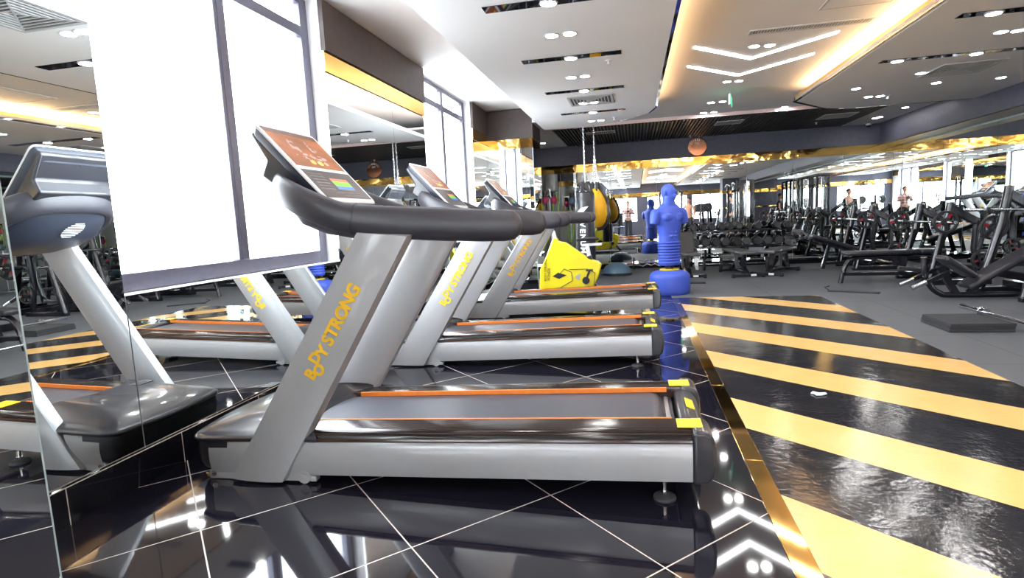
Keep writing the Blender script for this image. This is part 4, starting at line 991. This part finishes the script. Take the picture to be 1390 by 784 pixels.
m = MB(); m.loft([[(.0+.02*math.cos(b)+0, 0, 0)]*1 for b in ()] or [ring(.0, .01, .01)]*2); m = MB()
pp = [(.001, .965), (.1, .985), (.17, 1.07), (.205, 1.2), (.2, 1.35), (.16, 1.49), (.1, 1.6), (.05, 1.66)]
m.tube(catmull([(r_*.92+.012, .0, z) for r_, z in pp], 4), .035, 10); m.build('side_panel', VINYL, t)
m = MB()
for k in range(5):
    a = 2*PI*k/5; m.bar((.1*math.cos(a), .1*math.sin(a), 1.5), (.05*math.cos(a), .05*math.sin(a), 1.75), .03, .006)
m.build('strap', BLACKP, t)
m = MB()
for k in range(4): a = 2*PI*k/4; chain(m, (.05*math.cos(a), .05*math.sin(a), 1.72), (0, 0, 2.2), 14)
chain(m, (0, 0, 2.2), (0, 0, ZS), 14); m.build('chain', CHROME, t)

# ------------------------------------------------------------------ accessory stands by the back mirror
def post_stand(x, y, label):
    t = thing('display_stand', label, 'stand', (x, y, 0))
    MB().lathe([(.001, 0), (.2, 0), (.2, .02), (.03, .03), (.022, .04), (.022, 1.75), (.001, 1.76)], 20).build('post', STEEL, t)
    m = MB()
    for z in (1.7, 1.3): m.cyl((-.16, 0, z), (.16, 0, z), .01, 8)
    m.build('hook_bar', STEEL, t)
    return t
def glove(x, y, z, ma, label, group=None, rz=0):
    t = thing('boxing_glove', label, 'boxing glove', (x, y, z), rz, group)
    m = MB(); m.ell((0, 0, -.17), .065, .055, .085); m.ell((.045, -.02, -.15), .028, .03, .055); m.build('padding', ma, t)
    MB().lathe([(.045, -.10), (.048, -.04), (.045, .0), (.04, 0), (.04, -.1)], 16).build('cuff', BLACKP, t)
    return t
def band(x, y, z, L, ma, label, group=None):
    m = MB(); P_ = [(.05*math.sin(a), .0, -L/2+L/2*math.cos(a)) for a in [2*PI*j/24 for j in range(24)]]; m.tube(P_, .013, 8, closed=True)
    return tag(m.build('resistance_band', ma, loc=(x, y, z)), label, 'exercise band', group)
post_stand(-1.62, 11.2, 'steel hook stand with pink gloves and green bands by the back mirror')
post_stand(-1.12, 11.2, 'steel hook stand with dark gloves and bands, next to the punching bag')
glove(-1.71, 11.17, 1.7, PINK, 'pink boxing glove hanging at the left of the first hook stand'); glove(-1.54, 11.17, 1.7, PINK, 'pink boxing glove hanging at the right of the first hook stand')
glove(-1.68, 11.17, 1.3, TEAL, 'blue grey boxing glove low on the first hook stand, left'); glove(-1.55, 11.17, 1.3, TEAL, 'blue grey boxing glove low on the first hook stand, right')
glove(-1.18, 11.17, 1.66, TEAL, 'blue grey boxing glove on the second hook stand'); glove(-1.06, 11.17, 1.3, PINK, 'pink and black boxing glove on the second hook stand')
band(-1.63, 11.15, 1.62, .5, BLACKP, 'black exercise band looped over the first hook stand'); band(-1.50, 11.15, 1.66, .52, GREENB, 'green exercise band looped over the first hook stand')
band(-1.22, 11.15, 1.3, .6, GREENB, 'long green exercise band on the second hook stand'); band(-1.0, 11.15, 1.3, .6, YELST, 'yellow exercise band on the second hook stand'); band(-1.78, 11.15, 1.45, .5, YELST, 'yellow exercise band left on the first hook stand')

# ------------------------------------------------------------------ balance dome and curl bar
t = thing('balance_dome', 'dark half-dome balance trainer on the floor by the back mirror', 'balance trainer', (-.36, 11.45, 0))
MB().lathe([(.001, 0), (.29, 0), (.3, .012), (.3, .04), (.285, .05)], 36).build('platform', BLACKP, t); MB().lathe([(.285, .05), (.27, .11), (.22, .18), (.14, .225), (.06, .24), (.001, .243)], 36).build('dome', TEAL, t)
def plate_mb(r, th, m=None, c=(0, 0, 0), axis='Y', hub=.06):
    m = m or MB(); m.lathe([(.026, -th/2), (r*.3, -th/2), (r*.32, -th*.3), (r*.8, -th*.3), (r*.84, -th/2), (r*.97, -th/2), (r, -th*.3), (r, th*.3), (r*.97, th/2), (r*.84, th/2), (r*.8, th*.3), (r*.32, th*.3), (r*.3, th/2), (.026, th/2)], 30, c, axis=axis); return m
t = thing('curl_bar', 'chrome zigzag curl bar with small plates lying before the back mirror', 'barbell', (.33, 12.45, .09))
MB().tube([(-.6, 0, 0), (-.25, 0, 0), (-.17, .0, -.03), (-.08, 0, .02), (0, 0, -.01), (.08, 0, .02), (.17, 0, -.03), (.25, 0, 0), (.6, 0, 0)], .014, 10).build('bar', CHROME, t)
for q in (-.36, .36): plate_mb(.09, .03, c=(q, 0, 0), axis='X').build('weight_plate', RUBBLK, t)

# ------------------------------------------------------------------ dumbbell rack and dumbbells
RX0, RX1, RY = 1.10, 3.05, 12.25
t = thing('dumbbell_rack', 'long black two-tier dumbbell rack against the back mirror', 'dumbbell rack', ((RX0+RX1)/2, RY, 0))
hl = (RX1-RX0)/2
for s_ in (-1, 1):
    MB().bar((s_*(hl-.12), -.16, .04), (s_*(hl-.12), .22, .84), .07, .09).bar((s_*(hl-.12), -.28, .03), (s_*(hl-.12), .28, .03), .06, .06).build('leg', BLACKM if s_ > 0 else STEEL, t, bevel=.005)
for z, yy in ((.43, -.14), (.74, .10)):
    MB().box(-hl, hl, yy-.13, yy-.08, z, z+.03).box(-hl, hl, yy+.08, yy+.13, z, z+.03).box(-hl, hl, yy-.12, yy+.11, z-.01, z+.005).build('shelf_rail', BLACKM, t, bevel=.004)
def hexbell(s):
    t = thing('dumbbell', '', 'dumbbell')
    MB().cyl((0, -.06, 0), (0, .06, 0), .015, 12).build('handle', CHROME, t)
    for q in (-1, 1): MB().lathe([(.001, q*.055), (s*.8, q*.055), (s, q*.075), (s, q*.135), (s*.82, q*.155), (.001, q*.155)], 6, axis='Y').build('hex_head', RUBBLK, t, ang=20)
    return t
big = hexbell(.094); small = hexbell(.074)
bells = []
for tier, (z, yy, n, pr) in enumerate(((.43, -.14, 10, big), (.74, .10, 11, small))):
    for i in range(n):
        if tier == 1 and i == 8: continue
        o = pr if not any(b is pr for b in bells) else tree_copy(pr)
        r_ = .094 if pr is big else .074
        o.location = (RX0+.09+i*(RX1-RX0-.17)/(n-1), RY+yy+.0, z+r_*.9+.031); o.rotation_euler = (0, random.choice((0, PI/6, .2)), random.uniform(-.12, .12))
        o['label'] = 'black hex dumbbell on the %s tier of the rack, %s from the left' % (('lower', 'upper')[tier], ORD[i]); o['group'] = 'hex dumbbells on the rack'
        bells.append(o)
# barbell lying under the rack
t = thing('barbell', 'chrome barbell with small plates lying low under the dumbbell rack', 'barbell', (1.95, 11.75, .13))
MB().cyl((-.7, 0, 0), (.7, 0, 0), .013, 12).build('bar', CHROME, t)
for q in (-.62, -.3, .55): plate_mb(.13, .035, c=(q, 0, 0), axis='X').build('weight_plate', RUBBLK, t)

# ------------------------------------------------------------------ adjustable benches
def adj_bench(label, x, y, rz, back=0.0, bl=.78):
    t = thing('weight_bench', label, 'weight bench', (x, y, 0), rz)   # length along +Y
    for nm, yy, hw in (('front_foot', -.55, .26), ('rear_foot', .5, .2)):
        MB().bar((-hw, yy, .04), (hw, yy, .04), .06, .05).box(-hw-.015, -hw+.035, yy-.035, yy+.035, 0, .07).box(hw-.035, hw+.015, yy-.035, yy+.035, 0, .07).build(nm, BLACKM, t, bevel=.006)
    MB().box(hw-.16, hw-.07, -.5815, -.5805+.0, .025, .06).build('label_sticker', WHITEP, t)
    MB().bar((0, -.55, .05), (0, .1, .33), .06, .06).bar((0, .5, .05), (0, -.05, .33), .06, .06).bar((0, -.5, .07), (0, .5, .07), .05, .05).bar((0, -.3, .15), (0, -.3, .38), .07, .09).build('frame', BLACKM, t, bevel=.006)
    MB().box(-.12, .12, -.1, .1, .36, .38).prism([(-.02, .14), (.04, .14), (.1, .36), (-.06, .36)], 'X', -.05, .05).build('hinge_bracket', STEEL, t)
    m = MB(); m.box(-.15, .15, -.60, -.24, .395, .455); m.build('seat_pad', VINYLG, t, bevel=.025, seg=3)
    m = MB(); m.box(-.15, .15, 0, bl, -.03, .03); m.xf(Matrix.Translation((0, -.22, .425)) @ Matrix.Rotation(back, 4, 'X')); m.build('back_pad', VINYLG if back < 1 else BLACKP, t, bevel=.025, seg=3)
    return t
adj_bench('flat adjustable bench in front of the dumbbell rack, the left of the two', 1.84, 10.95, .12)
adj_bench('flat adjustable bench in front of the dumbbell rack, the right of the two', 2.52, 11.0, -.55)
adj_bench('bench folded upright behind the blue boxing dummy, black backrest raised', .90, 11.0, .1, 1.2, .42)

# ------------------------------------------------------------------ bench press stations along the right wall
def weight_plate_thing(x, y, z, r, label, group=None, axis='Y', red=True, rx=0):
    t = thing('weight_plate', label, 'weight plate', (x, y, z), 0, group)
    m = MB(); m.lathe([(r*.80, -.018), (r*.84, -.026), (r*.97, -.026), (r, -.018), (r, .018), (r*.97, .026), (r*.84, .026), (r*.80, .018), (r*.80, -.018)], 36, axis='Y')
    m.lathe([(.027, -.022), (r*.36, -.022), (r*.38, -.012), (r*.38, .012), (r*.36, .022), (.027, .022), (.027, -.022)], 28, axis='Y')
    a0 = random.uniform(0, 1.5)
    for k in range(5):
        a = a0+2*PI*k/5; c, s_ = math.cos(a), math.sin(a); m.bar((c*r*.3, 0, s_*r*.3), (c*r*.85, 0, s_*r*.85), .028, r*.22, upv=(-s_, 0, c))
    m.build('disc', RUBBLK, t)
    if red:
        for k in (0, 2):
            a = a0+2*PI*k/5; c, s_ = math.cos(a), math.sin(a)
            MB().bar((c*r*.42, 0, s_*r*.42), (c*r*.80, 0, s_*r*.80), .034, r*.19, upv=(-s_, 0, c)).build('red_marking', REDM, t)
    return t
def press_station(label, x, y, kind, platelab, s=1.0, zb=1.0, load=True):
    """bench runs along X (foot end at -x), bar along Y; x,y = middle of uprights"""
    t = thing('bench_press', label, 'bench press', (x, y, 0))
    hw = .42
    for s_ in (-1, 1):
        yy = s_*hw
        MB().tube([(-.16, yy, .04), (.04, yy, .75*s), (.10, yy, 1.12*s)], [.048, .05, .052], 14).lathe([(.001, 1.118*s), (.054, 1.118*s), (.052, 1.14*s), (.001, 1.145*s)], 16, (.1, yy, 0)).build('upright', BLACKM, t)
        MB().bar((.10, yy, 1.05*s), (.42, yy, .86*s), .08, .10).build('arm', BLACKM, t, bevel=.01)
        MB().tube([(.42, yy, .88*s), (.40, yy, .5), (.50, yy, .04)], .04, 12).build('rear_leg', BLACKM, t)
        MB().bar((-.2, yy, .035), (.62, yy, .035), .08, .07).build('base_rail', BLACKM, t, bevel=.008)
        MB().bar((.02, yy, zb-.035), (-.11, yy, zb-.035), .03, .03).bar((-.11, yy, zb-.04), (-.11, yy, zb+.03), .03, .03).build('bar_hook', BLACKM, t)
        m = MB(); m.cyl((.46, yy, .35), (.46, yy+s_*.2, .35), .024, 12)
        if not load: m.cyl((.02, yy, .80), (.02, yy+s_*.2, .80), .024, 12); m.build('plate_horn', CHROME, t)
    MB().bar((.12, -hw, .12), (.12, hw, .12), .08, .08).bar((.5, -hw, .08), (.5, hw, .08), .07, .07).build('crossbar', BLACKM, t, bevel=.008)
    if kind == 'flat':
        MB().tube(catmull([(-1.12, 0, .0), (-1.07, 0, .22), (-1.0, 0, .34), (-.86, 0, .38), (-.2, 0, .38), (.2, 0, .37)], 5), .034, 12).bar((-1.06, 0, .14), (.12, 0, .12), .06, .05).bar((-.30, 0, .12), (-.30, 0, .37), .07, .07).build('bench_frame', BLACKM, t)
        MB().box(-1.08, -.12, -.14, .14, .415, .48).build('bench_pad', VINYL, t, bevel=.028, seg=3)
        MB().box(-.11, .22, -.14, .14, .415, .48).build('head_pad', VINYL, t, bevel=.028, seg=3)
    elif kind == 'decline':
        MB().bar((-.56, 0, .0), (-.44, 0, .50), .06, .07).bar((-.53, 0, .1), (.12, 0, .12), .05, .05).bar((-.72, 0, .56), (.16, 0, .22), .06, .06).build('bench_frame', BLACKM, t, bevel=.006)
        m = MB(); m.box(-.52, .52, -.14, .14, -.032, .032); m.xf(Matrix.Translation((-.28, 0, .455)) @ Matrix.Rotation(.33, 4, 'Y')); m.build('bench_pad', VINYL, t, bevel=.028, seg=3)
        for q, dz in ((-1.0, .70), (-1.12, .52)):
            MB().cyl((q, -.2, dz), (q, .2, dz), .055, 18).build('leg_roller', VINYLG, t)
        MB().bar((-.72, 0, .62), (-1.0, 0, .70), .04, .04).bar((-.8, 0, .62), (-1.12, 0, .52), .04, .04).cyl((-1.0, -.24, .7), (-1.0, .24, .7), .014, 8).cyl((-1.12, -.24, .52), (-1.12, .24, .52), .014, 8).build('roller_bar', CHROME, t)
    else:
        MB().tube(catmull([(-.98, 0, .50), (-.97, 0, .36), (-.92, 0, .18), (-.80, 0, .06), (-.6, 0, .034), (.5, 0, .034)], 6), .036, 12).bar((-.62, 0, .04), (-.82, 0, .38), .06, .07).bar((-.5, 0, .06), (-.2, 0, .3), .05, .05).build('bench_frame', BLACKM, t)
        m = MB(); m.box(-.62, .62, -.15, .15, -.035, .035); m.xf(Matrix.Translation((-.02, 0, .46)) @ Matrix.Rotation(-.56, 4, 'Y')); m.build('bench_pad', VINYL, t, bevel=.03, seg=3)
        m = MB(); m.box(-.2, .2, -.15, .15, -.035, .035); m.xf(Matrix.Translation((-.64, 0, .38)) @ Matrix.Rotation(.62, 4, 'Y')); m.build('seat_pad', VINYL, t, bevel=.03, seg=3)
        for q in (-.16, .16): MB().bar((-1.14, q, .16), (-.78, q, .33), .04, .05).build('foot_lever', BLACKM, t, bevel=.008); MB().cyl((-1.17, q, .146), (-1.02, q, .217), .03, 14).build('lever_grip', CHROME, t)
        MB().bar((-1.18, .2, .36), (-.9, .2, .31), .05, .05).build('rubber_grip', RUBBLK, t, bevel=.01)
        MB().bar((.28, 0, .05), (.28, 0, .62), .07, .09).bar((.28, 0, .3), (.5, 0, .3), .05, .05).build('backrest_support', BLACKM, t, bevel=.008)
    if True:
        b = thing('barbell', 'chrome barbell resting across the uprights of ' + platelab, 'barbell', (x-.085, y, zb))
        MB().cyl((0, -.62, 0), (0, .62, 0), .014, 12).cyl((0, -.95, 0), (0, -.62, 0), .024, 12).cyl((0, .62, 0), (0, .95, 0), .024, 12).cyl((0, -.64, 0), (0, -.61, 0), .035, 14).cyl((0, .61, 0), (0, .64, 0), .035, 14).build('bar', CHROME, b)
    if load:
        weight_plate_thing(x-.085, y-.70, zb, .15, 'black weight plate with red marks, near end of the barbell at ' + platelab)
        weight_plate_thing(x-.085, y+.70, zb, .155, 'black weight plate with red marks, far end of the barbell at ' + platelab)
    else:
        weight_plate_thing(x+.02, y+hw+.12, .80, .155, 'black weight plate with red marks stored on ' + platelab)
    weight_plate_thing(x+.46, y-hw-.09, .35, .13, 'small black weight plate low beside ' + platelab, red=True)
    return t
press_station('incline bench press station nearest the camera at the right, long sloping black pad', 4.40, 7.75, 'incline', 'the incline station', s=1.15, zb=1.03, load=False)
press_station('flat bench press station in the middle of the right row, long horizontal pad', 4.14, 9.35, 'flat', 'the flat station', zb=.88)
press_station('decline bench press station farthest back in the right row, by the back mirror', 3.98, 11.55, 'decline', 'the decline station', zb=.90)
press_station('flat bench press station outside the frame, seen only in the mirrors', 4.6, 4.95, 'flat', 'the unseen flat station', zb=.9)
press_station('bench press station behind the photographer, seen only in the mirrors', 4.2, -4.6, 'incline', 'the rear station', s=1.1, zb=1.03)

# ------------------------------------------------------------------ things on the rubber floor
x0, x1, y0_, y1_ = 2.74, 3.25, 5.70, 6.22
for k in range(3):
    m = MB(); o_ = (.004*k, .006*(k % 2)); m.box(-(x1-x0)/2+o_[0], (x1-x0)/2+o_[0], -(y1_-y0_)/2+o_[1], (y1_-y0_)/2+o_[1], 0, .0255)
    tag(m.build('rubber_mat', RUBGREY, bevel=.003, loc=((x0+x1)/2, (y0_+y1_)/2, .0265*k)), 'square grey rubber mat on the right, %s of the stack of three' % ('bottom', 'middle', 'top')[k], 'rubber mat', 'rubber mats in the small stack')
t = thing('barbell', 'long chrome barbell lying across the small stack of rubber mats', 'barbell', (3.22, 6.50, .107)); bz = t
MB().cyl((0, 0, 0), (0, -.36, 0), .025, 16).cyl((0, -.36, 0), (0, -.40, 0), .04, 18).cyl((0, -.40, 0), (0, -2.0, 0), .014, 14).build('bar', CHROME, t)
MB().tube([(.045*math.cos(a)+.0, -.34, .045*math.sin(a)) for a in [PI*2*j/12*.8 for j in range(12)]], .004, 6).build('spring_clip', CHROME, t)
t.rotation_euler = (0, 0, .03)
t = thing('floor_rubber_strip', 'thin black rubber strip with a small handle lying on the floor past the striped walkway', 'rubber strip', (2.86, 8.35, .0), -.55)
MB().box(-.3, .3, -.05, .05, 0, .018).build('strip', RUBBLK, t, bevel=.004); MB().tube([(-.3, 0, .02), (-.36, .02, .05), (-.3, .04, .07)], .008, 8).build('handle', BLACKP, t)
tag(MB().box(-.14, .14, -.08, .08, 0, .02).build('weight_platform_block', RUBBLK, bevel=.004, loc=(.98, 9.75, 0)), 'small flat black rubber block on the floor right of the blue dummy base', 'rubber block')
m = MB(); pts = []
for j in range(9):
    a = 2*PI*j/9; r_ = .035*(1+.35*math.sin(j*2.3)); pts.append((r_*math.cos(a)*1.3, r_*math.sin(a)))
m.prism(pts, 'Z', 0, .006); m.v = [(x, y, z+.006*abs(math.sin(x*60))) for x, y, z in m.v]
tag(m.build('paper_scrap', WHITEP, loc=(1.12, 3.80, .0035)), 'crumpled scrap of white paper on the striped walkway', 'paper scrap')

# ------------------------------------------------------------------ machines outside the frame, seen in the mirrors
def cable_machine(label, x, y, rz=0, wcol=VINYL):
    t = thing('cable_machine', label, 'cable machine', (x, y, 0), rz)
    for sx in (-1, 1):
        MB().bar((sx*.55, -.15, 0), (sx*.55, -.15, 2.2), .08, .08).bar((sx*.55, .25, 0), (sx*.55, .25, 2.2), .08, .08).bar((sx*.55, -.35, .04), (sx*.55, .35, .04), .08, .08).bar((sx*.55, -.15, 2.18), (sx*.55, .25, 2.18), .08, .06).build('tower', BLACKM, t, bevel=.008)
        st = MB()
        for i in range(14): st.box(sx*.55-.10, sx*.55+.10, -.02, .12, .16+i*.045, .16+i*.045+.038)
        st.build('weight_stack', RUBBLK, t)
        MB().cyl((sx*.55-.06, .05, .1), (sx*.55-.06, .05, 2.15), .009, 8).cyl((sx*.55+.06, .05, .1), (sx*.55+.06, .05, 2.15), .009, 8).build('guide_rod', CHROME, t)
        MB().lathe([(.001, -.02), (.06, -.02), (.05, 0), (.06, .02), (.001, .02)], 20, (sx*.4, -.2, 1.9), axis='X').build('pulley', BLACKP, t)
    MB().bar((-.55, .05, 2.2), (.55, .05, 2.2), .08, .08).tube(catmull([(-.4, -.3, 2.12), (-.15, -.32, 2.2), (.15, -.32, 2.2), (.4, -.3, 2.12)], 4), .018, 8).build('pull_up_bar', BLACKM, t)
    return t
cable_machine('tall twin tower cable machine reflected behind the dumbbell rack', 4.1, 3.2, -PI/2+.2)
cable_machine('second tall cable machine beside the first, seen in the back mirror', 4.2, 1.7, -PI/2)
cable_machine('third cable machine by the pillar behind the photographer', 4.2, .2, -PI/2-.1)
cable_machine('cable machine near the rear windows behind the photographer', 1.9, -5.4, 0)
def plate_machine(label, x, y, rz):
    t = thing('chest_press_machine', label, 'weight machine', (x, y, 0), rz)
    MB().bar((-.4, -.6, .04), (.4, -.6, .04), .08, .07).bar((0, -.6, .04), (0, .6, .04), .08, .07).bar((-.4, .6, .04), (.4, .6, .04), .08, .07).bar((0, .3, .05), (0, .2, 1.5), .08, .1).build('frame', BLACKM, t, bevel=.008)
    MB().box(-.18, .18, -.35, .05, .45, .52).build('seat', VINYL, t, bevel=.02); MB().box(-.16, .16, .08, .15, .6, 1.2).build('backrest', VINYL, t, bevel=.02)
    for s_ in (-1, 1):
        MB().tube(catmull([(s_*.1, .2, 1.5), (s_*.45, .1, 1.35), (s_*.45, -.25, 1.0), (s_*.25, -.35, 1.0)], 5), .028, 10).build('press_arm', BLACKM, t)
        MB().cyl((s_*.45, .05, 1.3), (s_*.7, .05, 1.3), .024, 10).build('plate_horn', CHROME, t)
        p = plate_mb(.2, .045, c=(s_*.56, .05, 1.3), axis='X'); p.build('plate', RUBBLK, t)
    return t
plate_machine('plate-loaded chest press machine by the pillar, seen in the mirrors', 3.2, -1.6, -PI/2)
plate_machine('plate-loaded chest press machine behind the photographer, middle of the row', 3.0, -2.9, -PI/2)
plate_machine('plate-loaded chest press machine near the rear wall', -.7, -4.9, .4)
# pillar clad in dark panels with gold bands
struct(MB().box(4.1, 5.1, -3.4, -2.6, 0, ZP).build('wall_column', NAVYB)); struct(MB().box(4.09, 5.11, -3.41, -2.59, 1.9, 2.05).box(4.09, 5.11, -3.41, -2.59, 1.2, 1.26).build('trim_13', GOLD))
print('objects', len(bpy.data.objects))
